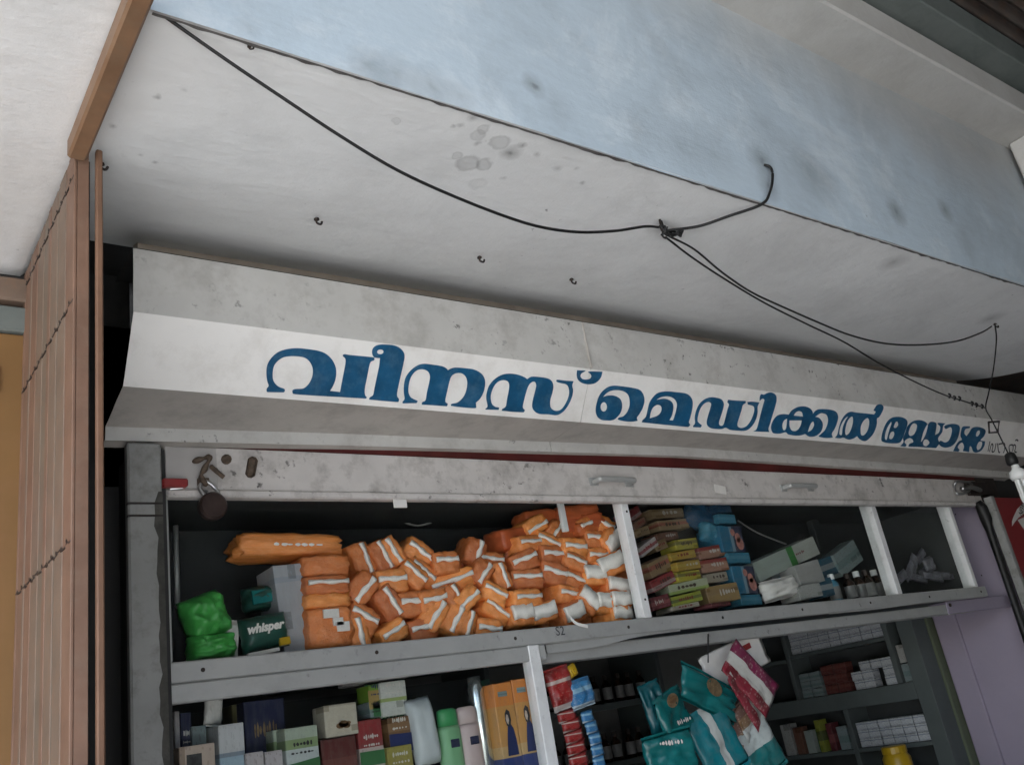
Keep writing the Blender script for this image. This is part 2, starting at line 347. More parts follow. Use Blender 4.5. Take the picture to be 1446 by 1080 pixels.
def text_part(name, body, size, mat, mtx, parent=None, shear=0.0, bold=0.0, sx=1.0):
    cu = bpy.data.curves.new('t', 'FONT'); cu.body = body; cu.size = size; cu.align_x = 'CENTER'; cu.align_y = 'CENTER'
    cu.shear = shear; cu.offset = bold; cu.resolution_u = 3
    o = bpy.data.objects.new('t', cu); COL.objects.link(o)
    dg = bpy.context.evaluated_depsgraph_get(); me = bpy.data.meshes.new_from_object(o.evaluated_get(dg))
    bpy.data.objects.remove(o)
    me.transform(Matrix.Diagonal((sx, 1, 1, 1))); me.transform(mtx); me.materials.clear()
    return link(name, me, mat, parent)
def smudge(name, n, width, h, mat, parent, y, x0=0, z0=0, tilt=0):
    """print too blurred to read: a row of uneven marks"""
    rnd = random.Random(n * 7 + int(width * 1e4)); bm = bmesh.new(); st_ = width / n
    for i in range(n):
        x = x0 - width / 2 + (i + .5) * st_; z = z0 - math.tan(R_(tilt)) * (x - x0); x += rnd.uniform(-.15, .15) * st_; w = st_ * rnd.uniform(.28, .62); hh = h * rnd.uniform(.3, .75)
        vs = [bm.verts.new((x + w * math.cos(a) * rnd.uniform(.7, 1), y, z + hh * math.sin(a) * rnd.uniform(.7, 1))) for a in [k * math.pi / 4 for k in range(8)]]
        bm.faces.new(vs)
    return bm_obj(name, bm, mat, parent)
FRONT = Matrix(((1, 0, 0, 0), (0, 0, -1, 0), (0, 1, 0, 0), (0, 0, 0, 1)))      # text plane -> facing -Y

# ------------------------------------------------------------------ setting
Z = lambda z: EYE + z
g = mesh_obj('ground', [(-150, -150, -0.15), (150, -150, -0.15), (150, 150, -0.15), (-150, 150, -0.15)], [(0, 1, 2, 3)], 'ground'); tag(g, kind='structure')
f = box('verandah_floor', (-9, -1.3, -0.149), (8, 1.79, 0.0), 'floor', bev=0.01); tag(f, kind='structure')

bl = empty('shop_building', (2.2, 2.0, 0)); tag(bl, 'old plastered shop building with white soffit and blue washed fascia', 'building')
PB = bl.matrix_world.copy()
def bpart(o):
    o.parent = bl; o.matrix_parent_inverse = Matrix.Translation((-2.2, -2.0, 0)); return o
# soffit slab with gently uneven underside (subdivided)
def sheet(name, x0, x1, y0, y1, z, nx, ny, mat, amp=0.004):
    vs = []; fc = []
    for j in range(ny + 1):
        for i in range(nx + 1):
            x = x0 + (x1 - x0) * i / nx; y = y0 + (y1 - y0) * j / ny
            vs.append((x, y, z + amp * noise.noise(Vector((x * 2, y * 3, 4))) + 0.364 * max(0, y - 1.25) ** 2 * min(1, max(0, (x - 0.285) / 0.03))))
    for j in range(ny):
        for i in range(nx):
            a = j * (nx + 1) + i; fc.append((a, a + nx + 1, a + nx + 2, a + 1))
    return mesh_obj(name, vs, fc, mat, None, True)
bpart(sheet('soffit', -5, 3.86, 0.999, 1.80, Z(1.0), 360, 30, 'soffit'))
def fascia():
    vs = []; fc = []; nx, nz = 120, 16
    for j in range(nz + 1):
        for i in range(nx + 1):
            x = -5 + 9.2 * i / nx; z = 1.0 + 0.62 * j / nz
            e = 0.002 * noise.noise(Vector((x * 6, 0, 3))) + 0.003 * noise.noise(Vector((x * 23, 1, 3))) if j == 0 else 0
            vs.append((x, 1.0 + 0.006 * noise.noise(Vector((x * 1.7, z * 2, 8))), Z(z) + e - (0.0012 if j == 0 else 0)))
    for j in range(nz):
        for i in range(nx):
            a = j * (nx + 1) + i; fc.append((a, a + 1, a + nx + 2, a + nx + 1))
    return mesh_obj('fascia', vs, fc, 'fascia', None, True)
bpart(fascia())
bm = bmesh.new(); ev = []
for k in range(500):
    x = 0.3 + 3.55 * k / 499; hgt = 0.0035 + 0.006 * max(0, noise.noise(Vector((x * 5, 2, 9)))) + 0.004 * noise.noise(Vector((x * 37, 2, 9)))
    ev.append((bm.verts.new((x, 0.9985, Z(0.9945))), bm.verts.new((x, 1.0 + max(hgt, .0012), Z(0.9945)))))
for a_, b_ in zip(ev, ev[1:]): bm.faces.new((a_[0], a_[1], b_[1], b_[0]))
bpart(bm_obj('edge_crust', bm, plain('edge_grime', (0.10, 0.095, 0.09), 0.9, .4, 30)))
bpart(box('slot_wall', (0.478, 1.742, Z(0.90)), (3.85, 1.775, Z(1.12)), plain('brown_packing', (0.36, 0.31, 0.25), 0.7, .2, 8), bev=0))
bpart(box('slab_core', (-5, 1.02, Z(1.13)), (3.85, 2.6, Z(1.62)), 'dark_wall', bev=0))
bpart(box('ledge', (-5, 0.863, Z(1.6)), (6.5, 1.6, Z(1.704)), 'cream', bev=0.006))
bpart(box('upper_beam', (-5, 0.790, Z(1.712)), (6.5, 1.6, Z(1.812)), 'mossy', bev=0.004))
bpart(box('side_beam', (3.17, 0.88, Z(0.55)), (3.5, 0.985, Z(1.598)), 'cream', bev=0.006))
bpart(box('dark_ceiling', (3.87, 0.8, Z(1.10)), (7, 2.6, Z(1.16)), 'tin', bev=0))
# walls round the shop
bpart(box('front_wall', (-5, 1.80, 0), (0.36, 1.98, Z(1.13)), 'dark_wall', bev=0))
bpart(box('recess_wall', (0.361, 1.97, 0), (0.52, 2.06, Z(1.13)), 'dark_wall', bev=0))
bpart(box('lintel', (0.45, 1.97, Z(0.62)), (4.3, 2.05, Z(0.998)), 'dark_wall', bev=0))
bpart(box('side_wall', (0.44, 2.06, 0), (0.50, 3.4, Z(0.9)), 'inner', bev=0))
bpart(box('lilac_wall', (3.96, 1.86, 0), (4.06, 3.4, Z(0.995)), 'purple', bev=0.002))
bpart(box('rear_wall', (0.44, 3.4, 0), (4.06, 3.5, Z(0.9)), 'inner', bev=0))
bpart(box('inner_ceiling', (0.44, 2.06, Z(0.9)), (4.06, 3.5, Z(0.95)), 'inner', bev=0))
bpart(box('corner_batten', (3.945, 2.14, 0), (3.965, 2.24, Z(0.2)), 'purple', bev=0.003))
bpart(box('olive_post', (3.90, 2.245, 0), (3.955, 2.31, Z(0.24)), 'olive', bev=0.003))
bpart(box('pillar', (0.469, 1.81, 0), (0.535, 1.835, Z(0.664)), 'pillar', bev=0.004))
bpart(box('pillar_core', (0.49, 1.8355, 0), (0.549, 1.96, Z(0.66)), 'dark_wall', bev=0))
bm = bmesh.new(); pv = []
for k in range(90):
    z = 0.02 + k * 0.0235; w = 0.012 + 0.014 * abs(noise.noise(Vector((z * 9, 1, 1)))) + 0.008 * noise.noise(Vector((z * 31, 4, 1)))
    pv.append((bm.verts.new((0.5348 - max(w, .003), 1.8092, z)), bm.verts.new((0.5348, 1.8092, z))))
for a_, b_ in zip(pv, pv[1:]): bm.faces.new((a_[0], a_[1], b_[1], b_[0]))
bpart(bm_obj('peeled_edge', bm, plain('bare_cement', (0.06, 0.058, 0.05), 0.8, .4, 25, bmp=.4)))
bpart(box('right_wall', (4.10, 1.86, 0), (7, 2.0, Z(1.1)), 'dark_wall', bev=0))
# joints painted round the pillar
for z in (0.535, 0.51): bpart(box('joint_band', (0.4685, 1.8085, Z(z)), (0.5345, 1.82, Z(z + 0.004)), 'iron', bev=0))

# verandah roof of corrugated sheet on the street side
def corrugated(name, x0, x1, y0, y1, z0, z1, pitch, amp, mat):
    n = int((y1 - y0) / pitch * 8); vs = []; fc = []
    for i in range(n + 1):
        y = y0 + (y1 - y0) * i / n; z = z0 + (z1 - z0) * i / n + amp * math.sin(2 * math.pi * (y - y0) / pitch)
        vs += [(x0, y, z), (x1, y, z), (x0, y, z + 0.004), (x1, y, z + 0.004)]
    for i in range(n):
        a = i * 4; fc += [(a, a + 4, a + 5, a + 1), (a + 2, a + 3, a + 7, a + 6)]
    return mesh_obj(name, vs, fc, mat, None, True)
rf = empty('verandah_roof', (1.5, 0, Z(1.8))); tag(rf, 'dark corrugated tin roof over the walkway', 'roof')
def rpart(o): o.parent = rf; o.matrix_parent_inverse = Matrix.Translation((-1.5, 0, -Z(1.8))); return o
rpart(corrugated('tin_sheet', -1.6, 6.5, -1.9, 0.93, Z(1.62), Z(1.845), 0.045, 0.016, 'tin'))
for y in (-1.7, -0.9, -0.1): rpart(box('purlin', (-1.6, y, Z(1.54 + .116 * (y + 1.9))), (6.5, y + 0.06, Z(1.60 + .116 * (y + 1.9))), 'tin', bev=0.003))
bm = bmesh.new(); add_box(bm, (0.5, -1.5, 0), (1.1, -1.36, Z(0.1)), .005); add_box(bm, (1.102, -1.5, 0), (6.5, -1.36, Z(1.655)), .005)
sw = bm_obj('light_block_street', bm, 'inner'); tag(sw, 'unseen street side wall added to block light behind the viewer', 'wall')  # added out of view to keep street light off the right-hand side
ew = box('light_block_end', (6.5, -1.5, 0), (6.62, 1.86, Z(1.75)), 'inner', bev=0.005); tag(ew, 'unseen wall added to darken the far end of the walkway', 'wall')  # added unseen; its dark paint cuts bounce light at the right
ob = empty('reflection_fill_building', (-2, -11, -.15)); tag(ob, 'plain unseen building added across the street for glass reflections', 'building')  # added out of view to give the glass panes mid-tones to reflect
o = box('wall', (-16, -14, -.15), (14, -11, 6.2), 'cream', bev=0.02); o.parent = ob; o.matrix_parent_inverse = Matrix.Translation((2, 11, .15))
for k in range(7):
    for zz in (1.0, 4.0):
        o = box('window', (-14 + k * 4, -11.02, zz), (-12.6 + k * 4, -10.96, zz + 1.4), 'ply', bev=0.01); o.parent = ob; o.matrix_parent_inverse = Matrix.Translation((2, 11, .15))

# ------------------------------------------------------------------ gate of the next bay
gt = empty('collapsible_gate', (0.285, 1.55, 0)); tag(gt, 'folded brown collapsible metal gate stacked against the shop corner', 'gate')
def gpart(o): o.parent = gt; o.matrix_parent_inverse = Matrix.Translation((-0.285, -1.55, 0)); return o
NP = 13; PW = 0.0345; PICK = []
PY = [1.342 + (i + (0.28 * math.sin(i * 2.7) if 0 < i < NP else 0)) * PW for i in range(NP + 1)]
for i in range(NP):
    y = PY[i]; PWi = PY[i + 1] - PY[i]; x = 0.272 + (0.0, 0.0012, 0.0005, 0.0016, 0.0008)[i % 5]; w = PWi - (0.0005, 0.0014, 0.0004, 0.001)[i % 4]
    bm = bmesh.new()
    add_box(bm, (x, y, 0.03), (x + 0.005, y + w, Z(0.996)), 0.0012)
    add_box(bm, (x + 0.0052, y, 0.03), (x + 0.022, y + 0.003, Z(0.996)))
    PICK.append(gpart(bm_obj('picket', bm, ('gate_a', 'gate_a', 'gate_b', 'gate_b2', 'gate_b', 'gate_a', 'gate_b2', 'gate_b', 'gate_b', 'gate_a', 'gate_b', 'gate_a', 'gate_a')[i])))
for z in (0.945, 0.72, 0.345, -0.05, -0.5, -1.0):
    for i in range(NP * 2 - 1):
        y = 1.350 + i * PW / 2; zz = z + 0.0022 * math.sin(i * 1.9) + 0.0006 * i
        bm = bmesh.new()
        add_box(bm, (0.2714, y - 0.0065, Z(zz - 0.0014)), (0.2765, y + 0.0075, Z(zz + 0.0014)), 0.0005, None)
        if i % 2: add_lathe(bm, [(0.0026, 0), (0.0026, 0.0006), (0.0015, 0.001)], (0.2714, y, Z(zz + 0.003)), Matrix.Rotation(-math.pi / 2, 3, 'Y'), 8)
        o = bm_obj('lattice_pivot', bm, 'iron'); o.parent = PICK[min(NP - 1, int((y - 1.342) / PW))]
gpart(box('meeting_channel', (0.301, 1.322, 0.02), (0.311, 1.334, Z(0.99)), 'gate_dull', bev=0.002))
gpart(box('channel_web', (0.283, 1.36, 0.02), (0.300, 1.372, Z(0.99)), 'iron', bev=0.001))
gpart(box('lock_stile', (0.286, 1.345, 0.3), (0.294, 1.355, Z(0.60)), 'gate_edge', bev=0.001))
gpart(box('lock_stile', (0.286, 1.345, Z(0.74)), (0.294, 1.355, Z(0.93)), 'gate_edge', bev=0.001))
tk = empty('gate_track', (0.275, 0.3, Z(0.98))); tag(tk, 'orange brown track beam fixed under the white soffit above the folded gate', 'rail')
bm = bmesh.new(); add_box(bm, (0.258, 0.0, Z(0.962)), (0.287, 1.328, Z(0.998)), 0.004); o = bm_obj('track_beam', bm, 'track'); o.parent = tk; o.matrix_parent_inverse = Matrix.Translation((-0.275, -0.3, -Z(0.98)))

# ochre door of the neighbouring shop beyond the gate
nd = empty('neighbour_door', (0.0, 1.79, 0)); tag(nd, 'ochre painted door with iron bolt behind the folded gate', 'door')
def npart(o): o.parent = nd; o.matrix_parent_inverse = Matrix.Translation((0, -1.79, 0)); return o
npart(box('door_leaf', (-0.8, 1.775, 0), (0.345, 1.799, Z(0.86)), 'door', bev=0.003))
npart(box('head_frame', (-0.8, 1.76, Z(0.925)), (0.345, 1.799, Z(0.975)), 'gate_b', bev=0.004))
npart(box('green_flashing', (-0.8, 1.765, Z(0.862)), (0.345, 1.798, Z(0.915)), 'mossy', bev=0.004))
npart(box('bolt_plate', (0.10, 1.768, Z(0.735)), (0.235, 1.776, Z(0.79)), 'gate_edge', bev=0.002))
bm = bmesh.new(); add_lathe(bm, [(0.012, 0), (0.012, 0.008), (0.006, 0.014)], (0.205, 1.769, Z(0.765)), Matrix.Rotation(math.pi / 2, 3, 'X'), 10); npart(bm_obj('bolt_knob', bm, 'iron'))
npart(box('poster_scrap', (0.10, 1.769, Z(0.42)), (0.215, 1.7745, Z(0.55)), 'red_paint', bev=0))

# ------------------------------------------------------------------ shutter hood with the painted name
hd = empty('shutter_hood', (2.3, 1.7, Z(0.66))); tag(hd, 'white folded sheet metal shutter hood painted with blue shop name', 'sign')
def hpart(o): o.parent = hd; o.matrix_parent_inverse = Matrix.Translation((-2.3, -1.7, -Z(0.66))); return o
BOW = [(0.43, 0), (0.95, 0.014), (2.1, 0.034), (3.46, 0.022), (4.25, 0.014)]
def bow(x):
    for (a, u), (b, v) in zip(BOW, BOW[1:]):
        if x <= b: return u + (v - u) * max(0, (x - a)) / (b - a)
    return BOW[-1][1]
PROF = [(1.738, 0.985, 0), (1.605, 0.988, 0), (1.610, 0.852, 0), (1.690, 0.732, 0), (1.826, 0.700, 1), (1.829, 0.672, 1), (1.86, 0.668, 1)]
def hood_panel(name, k, x0, x1, mat):
    n = 26; vs = []; fc = []
    (ya, za, wa), (yb, zb, wb) = PROF[k], PROF[k + 1]
    nr = Vector((0, -(za - zb), (ya - yb))).normalized()
    if nr.y > 0 or (abs(nr.y) < 1e-3 and nr.z > 0): nr = -nr
    rows = 5
    for t in (0, 1):
        for j in range(rows + 1):
            for i in range(n + 1):
                x = x0 + (x1 - x0) * i / n; s = j / rows
                dn = 0.0035 * noise.noise(Vector((x * 1.5, s * 1.5 + k * 7, 2))) * math.sin(math.pi * s)
                y = ya + (yb - ya) * s; z = za + (zb - za) * s + bow(x) * (wa + (wb - wa) * s)
                pnt = Vector((x, y, Z(z))) + nr * (dn if k != 2 else dn * 0.15) - nr * 0.002 * t
                vs.append(pnt)
    N = (rows + 1) * (n + 1)
    for j in range(rows):
        for i in range(n):
            a = j * (n + 1) + i; q = (a, a + 1, a + n + 2, a + n + 1); fc.append(q); fc.append(tuple(N + w for w in q[::-1]))
    for i in range(n):
        for a in (i, rows * (n + 1) + i): fc.append((a, a + 1, N + a + 1, N + a))
    for j in range(rows):
        for a in (j * (n + 1), j * (n + 1) + n): fc.append((a, a + n + 1, N + a + n + 1, N + a))
    return hpart(mesh_obj(name, vs, fc, mat, None, True))
NAME_PANELS = []
for (x0, x1) in ((0.432, 1.583), (1.585, 4.22)):
    for k, (nm, mt) in enumerate((('top_return', 'dark_wall'), ('upper_panel', 'hood'), ('name_panel', 'hood_white'), ('under_panel', 'hood_grey'), ('lip', 'hood'), ('lip_return', 'hood_grey'))):  # near-black top_return puts shade into the colour of a lit flap
        o = hood_panel(nm, k, x0, x1, mt)
        if nm == 'name_panel': NAME_PANELS.append(o)
hpart(box('seam_strip', (1.581, 1.6035, Z(0.853)), (1.587, 1.609, Z(0.985)), 'hood_grey', bev=0.001))

# the lettering, traced as outlines on the sloping name panel
V_ = Vector((0, 1.610 - 1.690, 0.852 - 0.732)).normalized(); N_ = Vector((1, 0, 0)).cross(V_)
O_ = Vector((0, 1.690, Z(0.732)))
def on_band(px, py):
    d = ray(px, py); o = Vector((0, 0, EYE)); t = (O_ - o).dot(N_) / d.dot(N_); q = o + d * t - O_
    return q.x, q.dot(V_)
def smooth_closed(pts, n=4):
    L = len(pts); out = []
    for i in range(L):
        p0, p1, p2, p3 = pts[i - 1], pts[i], pts[(i + 1) % L], pts[(i + 2) % L]
        c1, c2 = len(p1) > 2, len(p2) > 2
        a = Vector(p1[:2]); b = Vector(p2[:2])
        ta = (b - Vector(p0[:2])) * 0.5 if not c1 else (b - a)
        tb = (Vector(p3[:2]) - a) * 0.5 if not c2 else (b - a)
        for k in range(n):
            t = k / n; t2, t3 = t * t, t * t * t
            out.append((2 * t3 - 3 * t2 + 1) * a + (t3 - 2 * t2 + t) * ta + (-2 * t3 + 3 * t2) * b + (t3 - t2) * tb)
    return out
def letter(org, sc, loops, name='letter', mat='letter', proud=0.0012):
    cu = bpy.data.curves.new('l', 'CURVE'); cu.dimensions = '2D'; cu.fill_mode = 'BOTH'; cu.extrude = 0.0006
    for lp in loops:
        pts = [on_band(org[0] + p.x / sc, org[1] + p.y / sc) for p in smooth_closed(lp)]
        sp = cu.splines.new('POLY'); sp.points.add(len(pts) - 1); sp.use_cyclic_u = True
        for q, w in zip(sp.points, pts): q.co = (w[0], w[1], 0, 1)
    o = bpy.data.objects.new('l', cu); COL.objects.link(o)
    dg = bpy.context.evaluated_depsgraph_get(); me = bpy.data.meshes.new_from_object(o.evaluated_get(dg)); bpy.data.objects.remove(o)
    mt = Matrix(((1, 0, 0, 0), (0, V_.y, N_.y, O_.y + N_.y * proud), (0, V_.z, N_.z, O_.z + N_.z * proud), (0, 0, 0, 1)))
    me.transform(mt); me.materials.clear()
    xm = sum(v.co.x for v in me.vertices) / len(me.vertices)
    return link(name, me, mat, NAME_PANELS[0 if xm < 1.584 else 1])
def ell(cx, cy, rx, ry, n=12): return [(cx + rx * math.cos(2 * math.pi * i / n), cy + ry * math.sin(2 * math.pi * i / n)) for i in range(n)]
c = 1
sh = lambda L: [(p[0] + 1200, *p[1:]) for p in L]
letter((370, 480), 12, [[(75, 870, c), (78, 820), (110, 775), (85, 690), (72, 560), (85, 430), (150, 310), (270, 205), (420, 155), (600, 138), (800, 158), (960, 185), (1080, 235), (1180, 330), (1240, 450), (1252, 560), (1235, 680), (1190, 790), (1145, 860, c), (1320, 880, c)]
  + sh([(165, 640), (215, 350), (165, 270), (195, 240), (300, 255), (660, 290), (697, 305), (690, 345), (640, 365), (610, 440), (570, 650), (535, 830), (540, 930), (570, 968), (555, 990, c), (130, 965)])
  + [(900, 940), (560, 915), (515, 885), (520, 845), (580, 828), (700, 818), (790, 740), (845, 630), (860, 520), (840, 430), (790, 350), (720, 300), (620, 278), (500, 272), (380, 285), (290, 330), (220, 400), (185, 480), (175, 600), (190, 690), (240, 760), (300, 800), (370, 825), (382, 860), (360, 885, c), (90, 880, c)]])
letter((470, 480), 12, [[(610, 1005, c), (625, 970), (680, 930), (700, 830), (740, 640), (780, 450), (797, 305, c), (740, 303), (690, 285), (662, 220), (672, 150), (720, 100), (800, 78), (900, 76), (1020, 88), (1120, 128), (1190, 200), (1210, 280), (1190, 400), (1150, 580), (1110, 760), (1080, 930), (1115, 1000), (1105, 1048, c), (850, 1030)], ell(800, 200, 56, 40)])
letter((560, 500), 10.33, [[(85, 690, c), (115, 650), (103, 560), (105, 450), (130, 340), (200, 240), (300, 165), (400, 140), (540, 155), (660, 175), (720, 205), (745, 235, c), (790, 210), (860, 195), (1000, 205), (1130, 225), (1230, 280), (1280, 360), (1285, 450), (1260, 560), (1210, 650), (1150, 705, c), (1158, 780, c), (1100, 785), (900, 768), (790, 750, c), (800, 725), (880, 705), (950, 650), (1000, 570), (1025, 470), (1025, 380), (1000, 320), (950, 280), (890, 272), (830, 290), (790, 330), (765, 400), (735, 530), (705, 680), (740, 720), (730, 757, c), (550, 745), (365, 732, c), (372, 700), (420, 670), (440, 560), (470, 430), (485, 330), (465, 265), (420, 230), (360, 218), (290, 235), (230, 290), (190, 370), (170, 470), (170, 560), (200, 625), (250, 655), (300, 680), (285, 712, c), (85, 715, c)]])
letter((680, 510), 8.506, [[(45, 570, c), (70, 540), (55, 450), (60, 380), (90, 290), (160, 210), (250, 160), (340, 148), (430, 160), (510, 190), (545, 215, c), (600, 185), (700, 190), (790, 205), (840, 240), (858, 300), (845, 380), (820, 470), (825, 550), (870, 590), (930, 590), (980, 550), (1030, 460), (1050, 380), (1040, 310), (1010, 275), (950, 262), (900, 245), (908, 222), (1000, 232), (1100, 238, c), (1085, 290), (1095, 350), (1080, 430), (1040, 520), (980, 600), (900, 645), (800, 635), (690, 630), (630, 595), (605, 540), (615, 460), (640, 360), (655, 290), (640, 250), (610, 245), (570, 275), (540, 340), (510, 450), (490, 550), (515, 585), (500, 612, c), (370, 605), (240, 592, c), (250, 570), (290, 540), (305, 450), (325, 350), (330, 280), (310, 240), (260, 225), (200, 240), (150, 290), (115, 370), (105, 440), (120, 510), (160, 545), (205, 555), (200, 582, c), (45, 578, c)]])
letter((680, 510), 8.506, [[(1145, 108, c), (1245, 112, c), (1230, 125), (1195, 145), (1183, 178), (1205, 210), (1250, 220), (1300, 208), (1317, 178), (1302, 150), (1278, 130), (1310, 122), (1447, 125, c), (1430, 190), (1390, 240), (1340, 268), (1270, 275), (1200, 258), (1155, 220), (1141, 170)]])
letter((830, 535), 9.0375, [[(240, 527), (170, 520), (120, 480), (98, 410), (108, 320), (140, 220), (190, 150), (260, 100), (340, 85), (450, 95), (580, 115), (660, 140), (705, 200), (718, 280), (695, 370), (650, 450), (622, 490), (632, 532, c), (560, 542), (470, 538), (382, 515), (400, 490), (450, 475), (500, 420), (530, 340), (530, 260), (510, 200), (460, 160), (390, 142), (310, 145), (240, 175), (185, 232, c), (250, 212), (330, 212), (400, 245), (430, 300), (430, 380), (400, 450), (340, 510), (290, 527)], ell(200, 355, 42, 60)])
letter((830, 535), 9.0375, [[(685, 550, c), (700, 520), (740, 480), (760, 400), (785, 300), (840, 220), (900, 175), (1000, 158), (1130, 168), (1250, 185), (1310, 230), (1335, 300), (1325, 400), (1300, 500), (1285, 550), (1302, 585), (1275, 612, c), (1100, 595), (900, 575)], [(785, 503, c), (800, 420), (830, 360), (880, 330), (925, 340), (940, 380), (925, 430), (880, 470)], [(868, 267, c), (920, 235), (990, 220), (1060, 230), (1110, 265), (1135, 320), (1125, 400), (1105, 470), (1085, 528, c), (1035, 525, c), (1065, 470), (1085, 390), (1085, 330), (1060, 285), (1010, 258), (950, 252)]])
letter((970, 545), 10.329, [[(85, 582, c), (115, 540), (112, 450), (135, 350), (180, 260), (250, 195), (340, 163), (430, 170), (500, 195), (532, 250), (525, 320), (495, 420), (465, 510), (465, 560), (495, 578), (530, 560), (560, 460), (590, 340), (612, 270), (588, 235), (600, 198, c), (700, 210), (850, 216, c), (850, 245), (810, 275), (790, 350), (755, 460), (730, 550), (745, 595), (800, 610), (870, 580), (930, 500), (970, 400), (980, 330), (960, 290), (885, 268, c), (880, 232, c), (950, 227), (1052, 238, c), (1025, 300), (1025, 380), (1005, 470), (960, 560), (890, 630), (820, 650), (700, 645), (620, 635), (560, 605), (500, 624), (420, 624), (340, 610), (295, 570), (288, 510), (310, 420), (340, 320), (350, 260), (320, 232), (270, 240), (220, 280), (180, 350), (155, 440), (150, 510), (180, 545), (210, 570), (195, 602, c), (90, 597, c)]])
letter((970, 545), 10.329, [[(965, 658, c), (1010, 630), (1040, 540), (1075, 400), (1110, 270), (1128, 205), (1110, 185), (1085, 188), (1057, 215, c), (1062, 150), (1082, 118), (1120, 125), (1170, 100), (1230, 93), (1290, 130), (1302, 200), (1280, 300), (1240, 430), (1205, 550), (1183, 620), (1195, 668, c), (1080, 664)]])
letter((1080, 560), 8.506, [[(85, 420), (72, 360), (100, 280), (150, 225), (220, 208), (285, 215, c), (320, 165), (390, 125), (470, 115), (540, 140), (570, 185), (568, 215, c), (610, 165), (670, 148), (780, 155), (850, 180), (876, 240), (860, 320), (830, 390), (800, 440), (812, 490, c), (730, 495), (648, 478), (670, 450), (720, 400), (750, 330), (757, 270), (740, 220), (700, 200), (660, 200), (600, 240, c), (650, 255), (688, 310), (688, 370), (660, 430), (600, 472), (530, 478), (480, 445, c), (420, 464), (340, 464), (275, 450, c), (245, 425), (180, 442), (110, 440)],
  [(340, 226, c), (370, 185), (410, 172), (445, 190), (456, 238, c)], [(290, 283, c), (442, 283, c), (430, 340), (400, 390), (360, 412), (315, 400), (292, 350)], [(205, 340), (225, 285), (266, 260, c), (262, 320), (255, 370), (240, 400), (215, 395)], [(510, 424, c), (530, 360), (555, 310), (580, 300), (590, 340), (570, 385), (545, 410)]])
letter((1080, 560), 8.506, [[(840, 493, c), (870, 450), (890, 360), (920, 280), (970, 210), (1030, 180), (1100, 190), (1250, 205), (1310, 213, c), (1330, 180), (1305, 165), (1320, 135), (1345, 100), (1390, 90), (1420, 120), (1410, 170), (1370, 240), (1342, 262), (1340, 330), (1310, 420), (1260, 490), (1200, 532), (1140, 512), (1105, 470, c), (1060, 500), (1000, 514), (940, 490), (900, 498)], [(890, 440), (900, 370), (930, 300), (970, 250), (1003, 232, c), (965, 290), (935, 370), (928, 430), (922, 456), (905, 460)], [(960, 430), (965, 370), (985, 300), (1020, 250), (1050, 240), (1058, 290), (1045, 360), (1015, 430), (975, 460)], [(1145, 420), (1150, 350), (1180, 290), (1225, 255), (1250, 280), (1250, 340), (1230, 410), (1190, 460), (1155, 460)]])
G8 = ((1240, 580), 7.019)
letter(*G8, [[(30, 285), (45, 200), (85, 110), (140, 65), (220, 60), (275, 85), (287, 130), (265, 200), (235, 280), (200, 317), (120, 320), (55, 310)], [(63, 270), (70, 210), (95, 150), (128, 103, c), (130, 130), (112, 180), (98, 230), (88, 270), (78, 288)], [(150, 160), (170, 110), (190, 108), (196, 140), (175, 167)], [(105, 270), (120, 215), (150, 205), (158, 235), (135, 277)]])
letter(*G8, [[(218, 348, c), (250, 310), (245, 270), (265, 220), (290, 150), (340, 105), (400, 90), (460, 105), (490, 135, c), (520, 108), (572, 120), (570, 180), (560, 240, c), (600, 215), (615, 160), (588, 130), (600, 118), (662, 124, c), (640, 150), (630, 210), (590, 270), (602, 320), (570, 367, c), (420, 358), (298, 352, c), (310, 325), (345, 310), (340, 285), (310, 268), (272, 285), (257, 310), (277, 335), (265, 354, c)], [(298, 215), (320, 150), (350, 123), (382, 140), (375, 190), (350, 235), (312, 247)], [(442, 315), (455, 285), (485, 285), (507, 315), (480, 347), (450, 342)], [(418, 310, c), (442, 215), (478, 140), (492, 148), (470, 230), (440, 290)]])
letter(*G8, [[(655, 152), (690, 135), (750, 128), (802, 150), (800, 220), (770, 300), (720, 350), (650, 362), (603, 332), (615, 295), (660, 312), (700, 290), (725, 230), (730, 180), (710, 160), (668, 178)]])
letter(*G8, [[(742, 398, c), (770, 340), (800, 300), (830, 285), (815, 250), (820, 200), (840, 155), (907, 153, c), (900, 170), (862, 180), (850, 220), (872, 250, c), (900, 215), (930, 170), (980, 158), (1040, 173), (1062, 200), (1045, 250), (1010, 290), (1056, 300, c), (1050, 340), (1020, 390), (970, 412), (940, 400), (925, 360), (905, 350), (897, 407, c), (838, 397, c), (850, 350), (830, 313), (800, 330), (785, 360), (802, 385), (790, 402, c)], [(965, 245), (975, 205), (1000, 193), (1007, 220), (985, 252)], [(972, 355), (995, 306), (1030, 312), (1018, 365), (985, 388)]])
